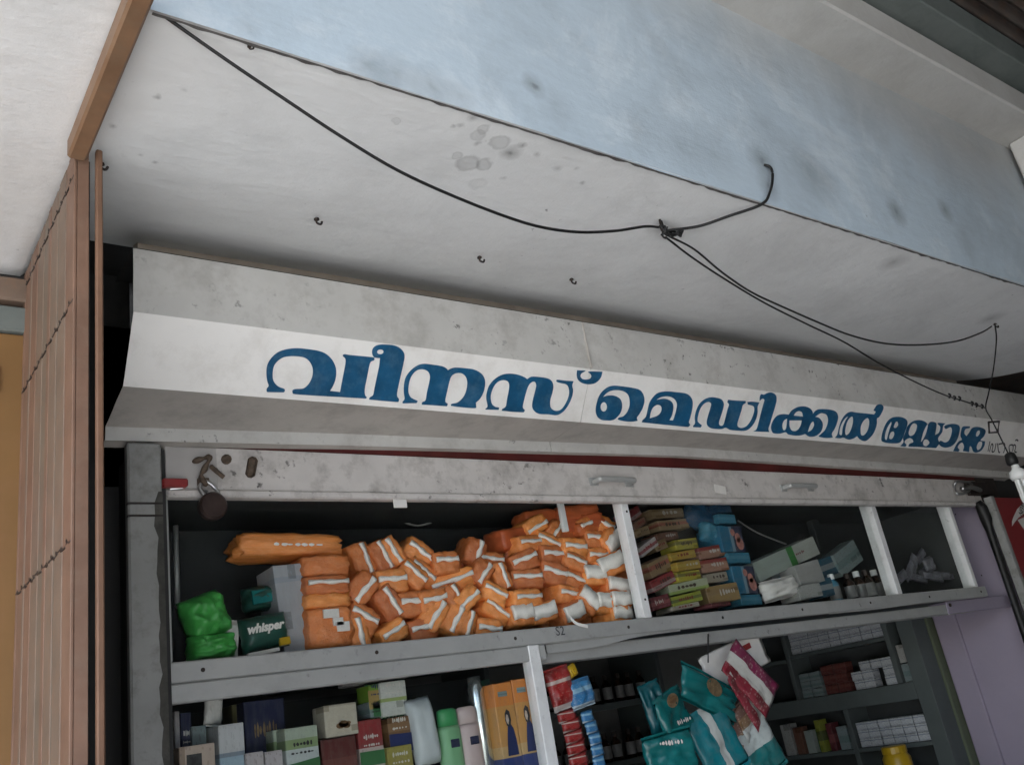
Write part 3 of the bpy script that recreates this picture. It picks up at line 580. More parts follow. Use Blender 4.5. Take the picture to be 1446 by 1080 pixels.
# the little painter's signature in thin black strokes
def stroke(pts, w=0.0032):
    P = catmull([(*on_band(1240 + x / 7.019, 580 + y / 7.019), 0) for x, y in pts], 5); bm = bmesh.new(); vs = []
    for i, p in enumerate(P):
        t = (P[min(i + 1, len(P) - 1)] - P[max(i - 1, 0)]).normalized(); n = Vector((-t.y, t.x, 0)) * w
        vs.append((bm.verts.new(p + n), bm.verts.new(p - n)))
    for a, b in zip(vs, vs[1:]): bm.faces.new((a[0], a[1], b[1], b[0]))
    me = bpy.data.meshes.new('small_letter'); bm.to_mesh(me); bm.free()
    me.transform(Matrix(((1, 0, 0, 0), (0, V_.y, N_.y, O_.y + N_.y * 0.0015), (0, V_.z, N_.z, O_.z + N_.z * 0.0015), (0, 0, 0, 1))))
    link('small_letter', me, 'ink', NAME_PANELS[1])
for s in ([(1105, 300), (1085, 400)], [(1100, 405), (1120, 330), (1135, 345), (1125, 400), (1150, 395), (1165, 320)], [(1180, 320), (1190, 400), (1205, 410)], [(1190, 330), (1250, 325), (1245, 400), (1235, 410)], [(1300, 410), (1295, 350), (1320, 335), (1335, 350), (1330, 400)], [(1330, 350), (1350, 335), (1360, 360), (1350, 400), (1370, 410)], [(1355, 295), (1370, 285), (1385, 298)]):
    stroke(s)

# ------------------------------------------------------------------ rolling shutter, rolled up
sr = empty('rolling_shutter', (2.2, 1.85, Z(0.56))); tag(sr, 'rolled up steel shutter showing its dirty white bottom rail and red slat', 'shutter')
def spart(o): o.parent = sr; o.matrix_parent_inverse = Matrix.Translation((-2.2, -1.85, -Z(0.56))); return o
bm = bmesh.new(); add_box(bm, (0.552, 1.848, Z(0.578)), (3.93, 1.856, Z(0.6735)), 0.002)
RAIL = spart(bm_obj('bottom_rail', bm, 'rail'))
def railpart(o): o.parent = RAIL; return o
spart(box('rail_lip', (0.552, 1.838, Z(0.560)), (3.93, 1.866, Z(0.5775)), 'rail', bev=0.004))
spart(box('end_plate', (0.553, 1.845, Z(0.58)), (0.66, 1.8478, Z(0.671)), 'slat', bev=0.001))
for k in range(5):
    z = 0.6745 + k * 0.052
    bm = bmesh.new(); n = 6
    prof = [(1.855 - 0.011 * math.sin(math.pi * i / n), z + 0.048 * i / n) for i in range(n + 1)]
    A = [bm.verts.new((0.552, y, Z(q))) for y, q in prof]; B = [bm.verts.new((3.93, y, Z(q))) for y, q in prof]
    A2 = [bm.verts.new((0.552, y + 0.0015, Z(q))) for y, q in prof]; B2 = [bm.verts.new((3.93, y + 0.0015, Z(q))) for y, q in prof]
    for i in range(n): bm.faces.new((A[i], A[i + 1], B[i + 1], B[i])); bm.faces.new((A2[i], B2[i], B2[i + 1], A2[i + 1]))
    spart(bm_obj('slat', bm, 'red_slat' if k < 1 else 'iron', None, True))
def handle(px0, py0, px1, py1):
    a, b = onY(px0, py0, 1.847), onY(px1, py1, 1.847)
    bm = bmesh.new(); o = Vector((0, -0.028, 0)); d = (b - a) * 0.08
    add_tube(bm, catmull([a, a + o * 0.8 + d * 0.3, a + o + d, (a + b) / 2 + o * 1.05, b + o - d, b + o * 0.8 - d * 0.3, b], 5), 0.0085, 8)
    for q in (a, b): add_box(bm, q + Vector((-0.016, -0.003, -0.012)), q + Vector((0.016, 0.001, 0.012)), 0.001)
    railpart(bm_obj('lift_handle', bm, 'alu_dull', None, False))
handle(838, 680, 888, 682); handle(1106, 689, 1144, 689)
P = onY(1017, 691, 1.845); bm = bmesh.new(); add_box(bm, (-0.026, -0.0015, -0.014), (0.026, 0.0015, 0.014), 0.001); o = railpart(bm_obj('paper_tag', bm, 'paper')); o.data.transform(Matrix.Translation(P) @ Matrix.Rotation(R_(8), 4, 'Y'))
P = onY(565, 711, 1.842); bm = bmesh.new(); add_box(bm, P + Vector((-0.018, -0.002, -0.010)), P + Vector((0.018, 0.002, 0.010)), 0.001); spart(bm_obj('stop_tab', bm, 'paper'))
# latch work at the left end
def at(px, py, Y=1.845): return onY(px, py, Y)
bm = bmesh.new()
add_tube(bm, catmull([at(272, 652), at(285, 648, 1.83), at(296, 646, 1.82), at(290, 660, 1.815), at(284, 672, 1.82), at(292, 686, 1.825)], 5), [0.003 + 0.004 * abs(math.sin(k * .5)) for k in range(26)], 7)
add_tube(bm, catmull([at(298, 658, 1.83), at(304, 664, 1.825), at(316, 674, 1.825)], 4), 0.005, 7)
add_box(bm, at(278, 676, 1.84), at(296, 684, 1.83), 0.001)
railpart(bm_obj('hasp', bm, 'rusty', None, True))
bm = bmesh.new(); add_lathe(bm, [(0.011, 0), (0.011, 0.006), (0.006, 0.010)], at(319, 649), Matrix.Rotation(math.pi / 2, 3, 'X'), 10); railpart(bm_obj('rivet_boss', bm, 'rusty'))
bm = bmesh.new(); q = at(355, 660); add_box(bm, Vector((-0.011, -0.006, -0.024)), Vector((0.010, 0.001, 0.024)), 0.006, Matrix.Translation(q) @ Matrix.Rotation(R_(14), 4, 'Y')); railpart(bm_obj('keyhole_plate', bm, 'rusty'))
bm = bmesh.new(); add_box(bm, at(226, 690, 1.835), at(266, 675, 1.815), 0.003); spart(bm_obj('red_latch', bm, 'red_paint'))
bm = bmesh.new(); add_tube(bm, [at(240, 690, 1.835), at(258, 688, 1.83)], 0.004, 6); spart(bm_obj('latch_pin', bm, 'steel'))
tube_r = catmull([at(1347, 688), at(1350, 681, 1.83), at(1362, 680, 1.825), at(1372, 684, 1.825), at(1366, 694, 1.825), at(1352, 697, 1.83), at(1347, 688)], 5)
bm = bmesh.new(); add_tube(bm, tube_r, 0.006, 7); add_tube(bm, catmull([at(1358, 690, 1.83), at(1372, 688, 1.82), at(1384, 692, 1.83)], 4), 0.010, 7); railpart(bm_obj('end_latch', bm, 'steel', None, True))
spart(box('guide_head', (3.932, 1.846, Z(0.562)), (4.095, 1.858, Z(0.99)), 'iron', bev=0.002))
bm = bmesh.new(); add_box(bm, at(1366, 700, 1.85), at(1392, 680, 1.835), 0.003); spart(bm_obj('end_bracket', bm, 'iron'))
pk = empty('padlock', at(300, 715, 1.82)); tag(pk, 'round brown padlock hanging from the shutter hasp', 'padlock')
q = at(300, 715, 1.82); rr = (at(320, 715, 1.82) - q).length
bm = bmesh.new(); add_lathe(bm, [(rr * .8, 0), (rr, 0.005), (rr, 0.018), (rr * .85, 0.023)], (0, 0.011, 0), Matrix.Rotation(math.pi / 2, 3, 'X'), 22); bm_obj('lock_body', bm, 'rust_lock', pk, False)
bm = bmesh.new(); s0 = at(291, 686, 1.825) - q
add_tube(bm, catmull([Vector((-0.016, 0, rr * .8)), s0 + Vector((-0.014, 0, -0.004)), s0 + Vector((0.0, 0, 0.010)), s0 + Vector((0.02, 0, -0.006)), Vector((0.014, 0, rr * .85))], 5), 0.0042, 7); bm_obj('shackle', bm, 'steel', pk, True)

# ------------------------------------------------------------------ display case
dc = empty('display_case', (2.1, 1.88, 0)); tag(dc, 'aluminium framed glass display case filled with goods under the shutter', 'display case')
def dpart(o): o.parent = dc; o.matrix_parent_inverse = Matrix.Translation((-2.1, -1.88, 0)); return o
SH = 0.236      # shelf top
dpart(box('shelf_board', (0.56, 1.895, Z(SH - 0.026)), (3.745, 2.26, Z(SH - 0.001)), 'ply', bev=0.002))
dpart(box('shelf_edge', (0.552, 1.868, Z(0.196)), (3.748, 1.894, Z(SH)), 'alu_dull', bev=0.003))
dpart(box('lower_head', (0.552, 1.866, Z(0.158)), (1.478, 1.892, Z(0.1945)), 'alu_dull', bev=0.003))
dpart(box('back_panel', (0.56, 2.262, Z(SH - 0.02)), (3.745, 2.275, Z(0.60)), 'ply', bev=0))
dpart(box('top_board', (0.56, 1.895, Z(0.60)), (3.745, 2.275, Z(0.615)), 'ply', bev=0))
dpart(box('side_panel', (0.552, 1.895, Z(0.20)), (0.559, 2.275, Z(0.60)), 'ply', bev=0))
dpart(box('side_panel', (3.738, 1.92, Z(0.237)), (3.745, 2.26, Z(0.599)), 'ply', bev=0))  # right end panel added to keep light out of the end compartment
dpart(box('lower_back', (0.56, 2.20, 0.2), (1.478, 2.215, Z(0.16)), 'ply', bev=0))
dpart(box('lower_floor', (0.56, 1.895, Z(-0.165)), (1.478, 2.20, Z(-0.15)), 'alu_dull', bev=0))
dpart(box('lower_front', (0.552, 1.868, 0.0), (1.478, 1.893, Z(-0.155)), 'ply', bev=0.002))
dpart(box('counter_top', (1.48, 1.86, Z(-0.56)), (3.7, 2.2, Z(-0.52)), 'alu_dull', bev=0.003))
dpart(box('counter_front', (1.48, 1.87, 0.0), (3.7, 1.89, Z(-0.561)), 'ply', bev=0.002))
def vbar(px, py, z0, z1, w=0.030, d=0.026, mat='alu', Y=1.869):
    q = onY(px, py, Y); return dpart(box('mullion', (q.x, Y, Z(z0)), (q.x + w, Y + d, Z(z1)), mat, bev=0.002))
vbar(876, 710, SH + 0.0005, 0.599, 0.03, 0.036)
vbar(1229, 712, SH + 0.0005, 0.599, 0.03, 0.05)
vbar(1339, 716, SH + 0.0005, 0.599, 0.024, 0.05)
vbar(745, 907, -0.154, 0.1955, 0.034, 0.036, Y=1.863)
vbar(228, 720, SH + 0.0005, 0.599, 0.014, 0.02, 'alu_dull')
q = onY(788, 712, 1.935); dpart(box('hanger_bar', (q.x, 1.93, Z(0.50)), (q.x + 0.02, 1.942, Z(0.599)), 'alu', bev=0.002))
q = onY(1142, 730, 2.2); dpart(box('rear_bar', (q.x, 2.19, Z(SH)), (q.x + 0.045, 2.22, Z(0.599)), 'ply', bev=0.002))
dpart(box('case_soffit_strip', (1.485, 1.90, Z(0.150)), (3.74, 1.96, Z(0.185)), 'alu_dull', bev=0.003))
for (x0, x1) in ((0.575, 1.838), (1.875, 3.12), (3.155, 3.70)): dpart(box('glass_pane', (x0, 1.888, Z(SH + 0.001)), (x1, 1.892, Z(0.598)), 'glass', bev=0))
dpart(box('glass_pane', (0.56, 1.880, Z(-0.154)), (1.455, 1.884, Z(0.157)), 'glass', bev=0))
# bent strip of trim hanging loose under the shelf
def ribbon(name, pts, w, mat, wd=Vector((0, 0, 1))):
    P = catmull(pts, 6); bm = bmesh.new(); R2 = []
    for i, p in enumerate(P):
        R2.append([bm.verts.new(p + wd * w / 2), bm.verts.new(p - wd * w / 2), bm.verts.new(p - wd * w / 2 + Vector((0, 0.003, 0))), bm.verts.new(p + wd * w / 2 + Vector((0, 0.003, 0)))])
    for a, b in zip(R2, R2[1:]):
        for k in range(4): bm.faces.new((a[k], a[(k + 1) % 4], b[(k + 1) % 4], b[k]))
    bm.faces.new(R2[0]); bm.faces.new(R2[-1][::-1])
    return bm_obj(name, bm, mat, None, False)
dpart(ribbon('loose_trim', [onY(772, 916, 1.885), onY(840, 907, 1.88), onY(900, 893, 1.872), onY(960, 885, 1.885)], 0.022, 'alu_dull'))
dpart(ribbon('loose_trim', [onY(960, 884, 1.89), onY(1030, 876, 1.875), onY(1100, 866, 1.87), onY(1140, 860, 1.885)], 0.018, 'alu_dull'))
dpart(ribbon('loose_trim', [onY(1170, 862, 1.885), onY(1240, 855, 1.87), onY(1310, 845, 1.868), onY(1385, 832, 1.885)], 0.022, 'alu_dull'))
dpart(box('wall_bracket', (3.46, 1.893, Z(0.148)), (3.955, 1.898, Z(0.1935)), 'purple', bev=0.001))
for px, py in ((1341, 854), (1388, 838)):
    q = onY(px, py, 1.893); bm = bmesh.new(); add_lathe(bm, [(0.007, 0), (0.007, 0.004), (0.004, 0.006)], q, Matrix.Rotation(math.pi / 2, 3, 'X'), 8); dpart(bm_obj('screw', bm, 'iron'))
for k in range(9):
    q = (0.62 + k * 0.385, 1.8682, Z(0.216)); bm = bmesh.new(); add_lathe(bm, [(0.0045, 0), (0.0045, 0.001), (0.003, 0.002)], q, Matrix.Rotation(math.pi / 2, 3, 'X'), 8); dpart(bm_obj('screw', bm, 'iron'))
for px, py in ((879, 722), (905, 846), (1233, 722), (1266, 822), (1343, 726), (1380, 812)):
    q = onY(px + 6, py, 1.8685); bm = bmesh.new(); add_lathe(bm, [(0.0035, 0), (0.0035, 0.001), (0.002, 0.002)], q, Matrix.Rotation(math.pi / 2, 3, 'X'), 8); dpart(bm_obj('screw', bm, 'iron'))
dpart(text_part('stencil_mark', 'S2', 0.032, 'ink', Matrix.Translation(onY(791, 891, 1.867)) @ Matrix.Rotation(R_(0), 4, 'Y') @ FRONT))
q = [onY(806, 872, 1.866), onY(815, 880, 1.862), onY(830, 884, 1.860)]
o = ribbon('torn_tape', q, 0.008, 'paper'); dpart(o)

# ------------------------------------------------------------------ goods behind the upper glass
def pxsize(cx, cy, w, h, Y):
    P = onY(cx, cy, Y)
    return P, abs(onY(cx + w / 2, cy, Y).x - onY(cx - w / 2, cy, Y).x), abs(onY(cx, cy + h / 2, Y).z - onY(cx, cy - h / 2, Y).z)
def carton(name, cx, cy, w, h, Y, depth, mat, label=None, cat='box', ang=0, floor=None, group=None, parent=None, yaw=0):
    P, a, b = pxsize(cx, cy, w, h, Y)
    z0, z1 = -b / 2, b / 2
    if floor is not None: z0 = Z(floor) + 0.001 - P.z
    bm = bmesh.new(); add_box(bm, (-a / 2, 0, 0), (a / 2, depth, z1 - z0), 0.0015)
    o = bm_obj(name, bm, mat, parent)
    o.location = P + Vector((0, 0, z0)) if not ang else P + Matrix.Rotation(R_(ang), 3, 'Y') @ Vector((0, 0, z0))
    o.rotation_euler = (0, R_(ang), R_(yaw))
    if label: tag(o, label, cat, group)
    return o

# orange packs: one body mesh, strip meshes as parts
def pack_mesh(name, L, H, D, seed):
    bm = bmesh.new(); bmesh.ops.create_cube(bm, size=1)
    bmesh.ops.subdivide_edges(bm, edges=bm.edges[:], cuts=7, use_grid_fill=True)
    for v in bm.verts:
        p = v.co * 2
        q = Vector((p.x * math.sqrt(max(0, 1 - .12 * p.y ** 2 - .08 * p.z ** 2)), p.y * math.sqrt(max(0, 1 - .12 * p.x ** 2 - .18 * p.z ** 2)), p.z * math.sqrt(max(0, 1 - .12 * p.x ** 2 - .16 * p.y ** 2))))
        n = noise.noise(q * 2.2 + Vector((seed * 5, 0, 0))) * .09 + noise.noise(q * 5 + Vector((seed * 3, 4, 0))) * 0.05 + (0.25 - abs(noise.noise(Vector((q.x * 3 + q.z * 2, q.y * 4, q.z * 3 - q.x * 2 + seed * 7))))) * 0.10
        q *= 1 + n
        v.co = Vector((q.x * L / 2, q.y * D / 2, q.z * H / 2))
    me = bpy.data.meshes.new(name); bm.to_mesh(me); bm.free(); me.shade_smooth(); return me
PM = [pack_mesh('orange_pack', 1, 1, 1, k) for k in range(5)]
PMD = [m_.copy() for m_ in PM]
for m_ in PM: m_.materials.append(M['pack'])
for m_ in PMD: m_.materials.append(M['pack_dark'])
def strip_mesh(frac):
    bm = bmesh.new(); n = 14; rows = 2; vs = []
    for i in range(n + 1):
        x = -0.47 + 0.94 * i / n
        for j in range(rows + 1):
            z = (j / rows - 0.5) * frac * (1 + (0.22 if frac < .4 else 0.06) * math.sin(i * 0.9 + 1)) + 0.10 + 0.02 * math.sin(i * 0.55)
            y = -0.5 * math.sqrt(max(0, 1 - .12 * (2 * x) ** 2 - .18 * (2 * z) ** 2)) - (0.055 if frac < .4 else 0.10) - 0.010 * math.sin(i * 1.7 + j)
            vs.append(bm.verts.new((x * (1 - .06), y, z)))
    for i in range(n):
        for j in range(rows):
            a = i * (rows + 1) + j; bm.faces.new((vs[a], vs[a + rows + 1], vs[a + rows + 2], vs[a + 1]))
    ex = bmesh.ops.extrude_face_region(bm, geom=bm.faces[:])
    for v in [e for e in ex['geom'] if isinstance(e, bmesh.types.BMVert)]: v.co.y += 0.05 if frac < .4 else 0.12
    bmesh.ops.recalc_face_normals(bm, faces=bm.faces[:])
    me = bpy.data.meshes.new('seal_strip'); bm.to_mesh(me); bm.free(); me.materials.append(M['strip']); me.shade_smooth(); return me
ST_N, ST_W = strip_mesh(0.19), strip_mesh(0.62)
PK_L = 'orange wrapped napkin pack with white seal strip in the heap behind glass'
PK_W = 'orange napkin pack showing its broad white label in the heap by the mullion'
cnt = [0]
def pack(x1, y1, x2, y2, Y, wide=False, H=0.062, D=0.085, strip=True, minL=0.085, dark=False, lab=None, grp=None):
    a, b = onY(x1, y1, Y), onY(x2, y2, Y); d = b - a; L = max(math.hypot(d.x, d.z), 0.02)
    k = cnt[0] = cnt[0] + 1
    o = bpy.data.objects.new('orange_pack', (PMD if dark else PM)[k % 5]); COL.objects.link(o)
    ctr = (a + b) / 2
    ang = math.atan2(-d.z, d.x)
    LL = max(L * 1.1, minL * random.uniform(.85, 1.05)); H *= random.uniform(.8, 1.05)
    o.scale = (LL, D, H); o.rotation_euler = (random.uniform(-.15, .15), ang, random.uniform(-.18, .18))
    off = Matrix.Rotation(ang, 3, 'Y') @ Vector((0, 0, -0.10 * H))
    o.location = ctr + off + Vector((0, D / 2, 0))
    tag(o, lab or (PK_W if wide else PK_L), 'pack', grp or ('white labelled packs in the heap' if wide else 'orange packs in the heap'))
    if strip:
        s = bpy.data.objects.new('seal_strip', ST_W if wide else ST_N); COL.objects.link(s); s.parent = o
    return o
A = lambda x, y: (400 + x / 4.82, 700 + y / 4.82)
B = lambda x, y: (660 + x / 4.82, 700 + y / 4.82)
def rows(fn, L, **k):
    for q in L: pack(*fn(q[0], q[1]), *fn(q[2], q[3]), 1.915 + random.uniform(0, 0.02) + (q[4] if len(q) > 4 else 0), **k)
rows(A, [(515, 320, 595, 525, .05), (635, 310, 735, 495, .05), (725, 280, 825, 445, .05), (870, 310, 1020, 430, .05), (1355, 315, 1325, 440, .04), (1045, 445, 1195, 435, .03),
         (845, 460, 980, 590, .02), (885, 450, 1030, 570, .04), (660, 560, 850, 548, .02), (635, 560, 510, 720), (1030, 610, 1295, 515, .02), (1415, 470, 1340, 590, .02), (685, 620, 805, 800),
         (820, 720, 960, 705, .01), (940, 700, 1100, 660, .01), (1160, 640, 1220, 745, .01), (1330, 665, 1250, 745), (480, 780, 640, 870), (1105, 740, 1020, 885), (1240, 770, 1175, 920),
         (710, 945, 800, 880), (1280, 815, 1255, 910), (900, 900, 1010, 870), (520, 300 + 600, 540, 980)])
rows(B, [(130, 410, 240, 430, .05), (235, 460, 290, 615, .03), (145, 605, 285, 690, .01), (140, 710, 290, 830), (80, 870, 240, 890), (545, 165, 425, 240, .06), (640, 215, 595, 285, .05), (340, 315, 505, 295, .05),
         (510, 270, 630, 335, .04), (330, 460, 480, 395, .03), (505, 378, 665, 378, .03), (340, 547, 520, 547, .02), (310, 685, 510, 665), (535, 475, 680, 520, .02), (675, 410, 815, 465, .03), (680, 530, 800, 575, .02),
         (655, 325, 815, 335, .04), (805, 280, 960, 285, .05), (820, 385, 955, 385, .03), (755, 200, 870, 145, .06), (880, 145, 1000, 215, .06), (130, 545, 220, 500, .06), (640, 640, 760, 655, .02)])
rows(B, [(345, 800, 415, 790), (450, 790, 600, 740), (1030, 260, 950, 350, .04), (840, 530, 915, 530, .02), (910, 490, 1065, 420, .02), (960, 590, 1110, 610, .01), (790, 640, 900, 750), (890, 700, 985, 700), (980, 700, 1110, 690), (660, 800, 780, 740), (985, 790, 1110, 785)], wide=True, H=0.066)
# deeper layer of the heap
LB = 'plain orange napkin pack lying deeper in the heap behind glass'
random.seed(21)
for (x, y) in [(505, 790), (545, 785), (590, 790), (635, 800), (680, 800), (500, 830), (550, 830), (600, 835), (650, 840), (700, 830), (740, 780), (790, 750), (840, 755), (870, 800), (745, 820), (790, 800), (830, 830), (870, 850), (720, 870), (770, 860), (820, 875), (520, 870), (570, 870), (620, 880), (670, 880), (530, 895), (560, 900), (600, 895), (860, 770), (770, 730), (730, 755)]:
    a = random.uniform(-.7, .7); dx, dy = 22 * math.cos(a), 22 * math.sin(a)
    pack(x - dx, y - dy, x + dx, y + dy, 2.0 + random.uniform(-.01, .02), strip=False, H=0.075, D=0.09, lab=LB, grp='orange packs deeper in the heap', dark=random.random() < .4)
for (x1, y1, x2, y2) in ((795, 722, 845, 718), (800, 735, 850, 728), (815, 745, 860, 740)):
    pack(x1, y1, x2, y2, 1.98, strip=False, H=0.05, dark=True, lab='reddish orange pack on top of the heap beside the hanger bar', grp='reddish packs at the top')
# long pack lying on top and the neat stack at its side
def neat(name, cx, cy, w, h, Y, D, label, strip=None, ang=0):
    P, a, b = pxsize(cx, cy, w, h, Y)
    o = bpy.data.objects.new(name, PM[cnt[0] % 5]); cnt[0] += 1; COL.objects.link(o); o.scale = (a * 1.04, D, b * 1.06); o.location = P + Vector((0, D / 2, 0)); o.rotation_euler = (0, R_(ang), 0)
    tag(o, label, 'pack')
    if strip: s = bpy.data.objects.new('seal_strip', ST_N); COL.objects.link(s); s.parent = o
    return o
o = neat('orange_pack', 416, 767, 142, 31, 1.95, 0.11, 'long orange pack lying flat on top of the neat orange stack', ang=2)
smudge('wrapper_print', 7, 0.48, 0.13, M['strip'], o, -0.52, 0.03, -0.05)
neat('orange_pack', 463, 797, 64, 30, 1.915, 0.12, 'topmost pack of the neat orange stack beside the white carton')
neat('orange_pack', 465, 824, 62, 28, 1.910, 0.12, 'second pack of the neat orange stack with white strip', strip=True)
neat('orange_pack', 466, 846, 62, 22, 1.910, 0.12, 'thin third pack of the neat orange stack')
o = neat('orange_pack', 470, 884, 62, 58, 1.905, 0.12, 'large orange pack with white barcode sticker at the bottom of the neat stack')
for (x, z, a, b) in ((-0.02, 0.30, .34, .2), (0.12, 0.10, .22, .18), (0.22, -.02, .28, .22)):
    box('sticker', (x - a / 2, -0.53, z - b / 2), (x + a / 2, -0.49, z + b / 2), 'paper', o, 0)

# left corner: green bags, dark green packs, white carton
def pouch(name, cx, cy, w, h, Y, t, mat, label, cat='packet', ang=0, seed=1, yaw=0, pitch=0, crimp=.06, wrinkle=.22, group=None):
    if name in ('teal_packet', 'striped_packet', 'brown_packet', 'white_packet'): t *= .62; wrinkle = .7; pitch += 6 * math.sin(seed * 3); yaw += 14 * math.sin(seed * 5)
    P, a, b = pxsize(cx, cy, w, h, Y)
    o = link(name, pillow_mesh(name, a, b, t, 16, 18, seed=seed, crimp=crimp, wrinkle=wrinkle), mat)
    o.location = P; o.rotation_euler = (R_(pitch), R_(ang), R_(yaw)); tag(o, label, cat, group); return o
pouch('green_bag', 288, 872, 62, 66, 1.955, 0.09, 'green_bag', 'bright green plastic bag slumped on top of another green bag', 'bag', -18, 3, crimp=0.02)
pouch('green_bag', 297, 915, 66, 40, 1.95, 0.09, 'green_bag', 'flattened green plastic bag lying under the upper green bag', 'bag', 0, 5, crimp=0.02)
pouch('white_pouch', 325, 905, 22, 60, 1.95, 0.03, 'paper', 'narrow white paper pouch between green bag and dark green pack', 'packet', 5, 7)
pouch('dark_green_pack', 370, 845, 58, 36, 2.0, 0.06, 'dkgreen', 'dark green pack with pale green window lying behind the lettered pack', 'pack', -6, 8, crimp=.03)
o = pouch('dark_green_pack', 372, 893, 68, 50, 1.93, 0.05, 'dkgreen', 'dark green pack lettered in white standing against white carton', 'pack', -6, 9, crimp=.04, wrinkle=.04)
text_part('wrapper_print', 'whisper', 0.025, 'paper', Matrix.Translation((-0.006, -0.0275, 0.008)) @ FRONT, o, 0.3, 0.0012, 1.0)
box('yellow_flash', (0.022, -0.027, -0.036), (0.046, -0.018, -0.020), 'yellow_jar', o, 0.001)
box('white_flash', (-0.05, -0.024, -0.046), (0.020, -0.014, -0.038), 'paper', o, 0.001)
box('pale_window', (-0.035, -0.035, -0.014), (0.035, -0.027, 0.016), M['teal'], bpy.data.objects['dark_green_pack'], 0.001)
M['white_carton'] = print_mat('white_carton_print', [(0, (.50, .53, .57)), (.15, (.55, .57, .6)), (.8, (.45, .5, .56)), (.86, (.55, .57, .6))], 2, .6, .35, (.3, .33, .38))
carton('white_carton', 414, 855, 42, 120, 1.94, 0.10, 'white_carton', 'tall pale grey white carton beside the neat orange stack', 'carton', -4, SH)
tube_o = tube('case_rod', [onY(248, 742, 2.05), onY(251, 860, 2.05)], 0.006, 'alu_dull'); dpart(tube_o)
dpart(tube('case_cord', catmull([onY(565, 735, 2.2), onY(590, 742, 2.2), onY(615, 735, 2.2)], 5), 0.003, 'alu_dull'))
dpart(tube('case_cord', catmull([onY(1042, 735, 2.1), onY(1070, 752, 2.1), onY(1110, 768, 2.1)], 5), 0.003, 'alu_dull'))

# middle compartment: jumbled cartons
C4 = lambda x, y: (880 + x / 6.355, 700 + y / 6.355)
TAN, TAN2 = (.30, .20, .10), (.36, .25, .13)
def pm(name, base, band=None, at_=.35, marks=.35, axis=2, mark=(.08, .06, .05)):
    pts = [(0, base)] if band is None else [(0, base), (at_, band), (at_ + .3, base)]
    M[name] = print_mat(name, pts, axis, .5, marks, mark); return name
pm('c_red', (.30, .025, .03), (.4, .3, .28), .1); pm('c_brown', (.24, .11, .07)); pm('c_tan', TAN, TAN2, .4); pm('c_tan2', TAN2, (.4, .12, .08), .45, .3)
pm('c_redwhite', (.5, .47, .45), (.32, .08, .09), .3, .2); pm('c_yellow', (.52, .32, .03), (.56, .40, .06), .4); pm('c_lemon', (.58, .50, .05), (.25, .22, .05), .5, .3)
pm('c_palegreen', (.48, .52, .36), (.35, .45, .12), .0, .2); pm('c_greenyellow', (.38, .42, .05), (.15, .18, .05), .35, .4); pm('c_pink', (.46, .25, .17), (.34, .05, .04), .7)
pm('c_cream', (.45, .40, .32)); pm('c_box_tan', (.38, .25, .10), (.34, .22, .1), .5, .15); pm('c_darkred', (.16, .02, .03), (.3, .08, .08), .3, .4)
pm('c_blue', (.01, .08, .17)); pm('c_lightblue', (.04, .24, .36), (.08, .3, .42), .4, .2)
M['c_bluepic'] = print_mat('c_bluepic', [(0, (.03, .20, .34)), (.42, (.25, .40, .48)), (.55, (.04, .05, .10))], 0, .4, .0)
PRN = [plain('print_dark_brown', (.05, .03, .02), .5), plain('print_maroon', (.16, .02, .02), .5), plain('print_dull_white', (.4, .38, .34), .5)]
items = [(110, 155, 110, 85, 'c_red', -25, .06, 'small red carton with pale end at the top of the jumble'), (150, 245, 130, 60, 'c_brown', -20, .05, 'brown carton below the small red one'),
 (170, 320, 150, 70, 'c_tan', -12, .05, 'tan carton with dark lettering leaning by the mullion'), (230, 455, 190, 80, 'c_redwhite', -24, .02, 'tilted red carton with white edge leaning on the mullion'),
 (400, 155, 320, 80, 'c_tan', -4, .09, 'long tan carton lying highest in the jumble'), (455, 255, 280, 85, 'c_tan2', -4, .08, 'long tan carton with red print under the highest one'),
 (400, 360, 200, 70, 'c_brown', -6, .08, 'dark brown carton in the middle of the jumble'), (340, 440, 110, 80, 'c_tan', -15, .06, 'short tan carton wedged behind yellow cartons'),
 (330, 630, 230, 130, 'c_tan2', -15, .03, 'tan carton tilted above the red one'), (360, 765, 220, 100, 'c_red', -16, .01, 'red carton tilted under the tan one'),
 (570, 430, 200, 90, 'c_lemon', -4, .06, 'pale yellow carton at the back of the yellow pile'), (540, 530, 250, 70, 'c_yellow', -6, .03, 'amber yellow carton topmost of the yellow pile'), (590, 620, 240, 80, 'c_yellow', -5, .02, 'amber yellow carton with grey print under the topmost'),
 (595, 715, 240, 85, 'c_lemon', -4, .01, 'bright lemon carton in the yellow pile'), (590, 810, 310, 90, 'c_palegreen', -5, .01, 'pale green and white carton under the lemon one'), (575, 920, 260, 85, 'c_greenyellow', -6, .0, 'green yellow carton at the foot of the pile'),
 (560, 990, 240, 40, 'c_cream', -4, .0, 'flat cream carton on the shelf under the green yellow one'), (800, 500, 230, 100, 'c_pink', -5, .04, 'pinkish carton with dark red top'), (820, 620, 220, 110, 'c_pink', -3, .03, 'second pinkish carton under the first'),
 (830, 730, 220, 80, 'c_cream', -3, .03, 'cream carton under the pinkish ones'), (900, 870, 250, 150, 'c_box_tan', -3, .01, 'tan box with string at the foot of the jumble'), (340, 950, 160, 110, 'c_darkred', -8, .0, 'dark red carton on the shelf next to the mullion'), (880, 970, 200, 40, 'c_darkred', -2, .0, 'flat maroon carton under the tan box')]
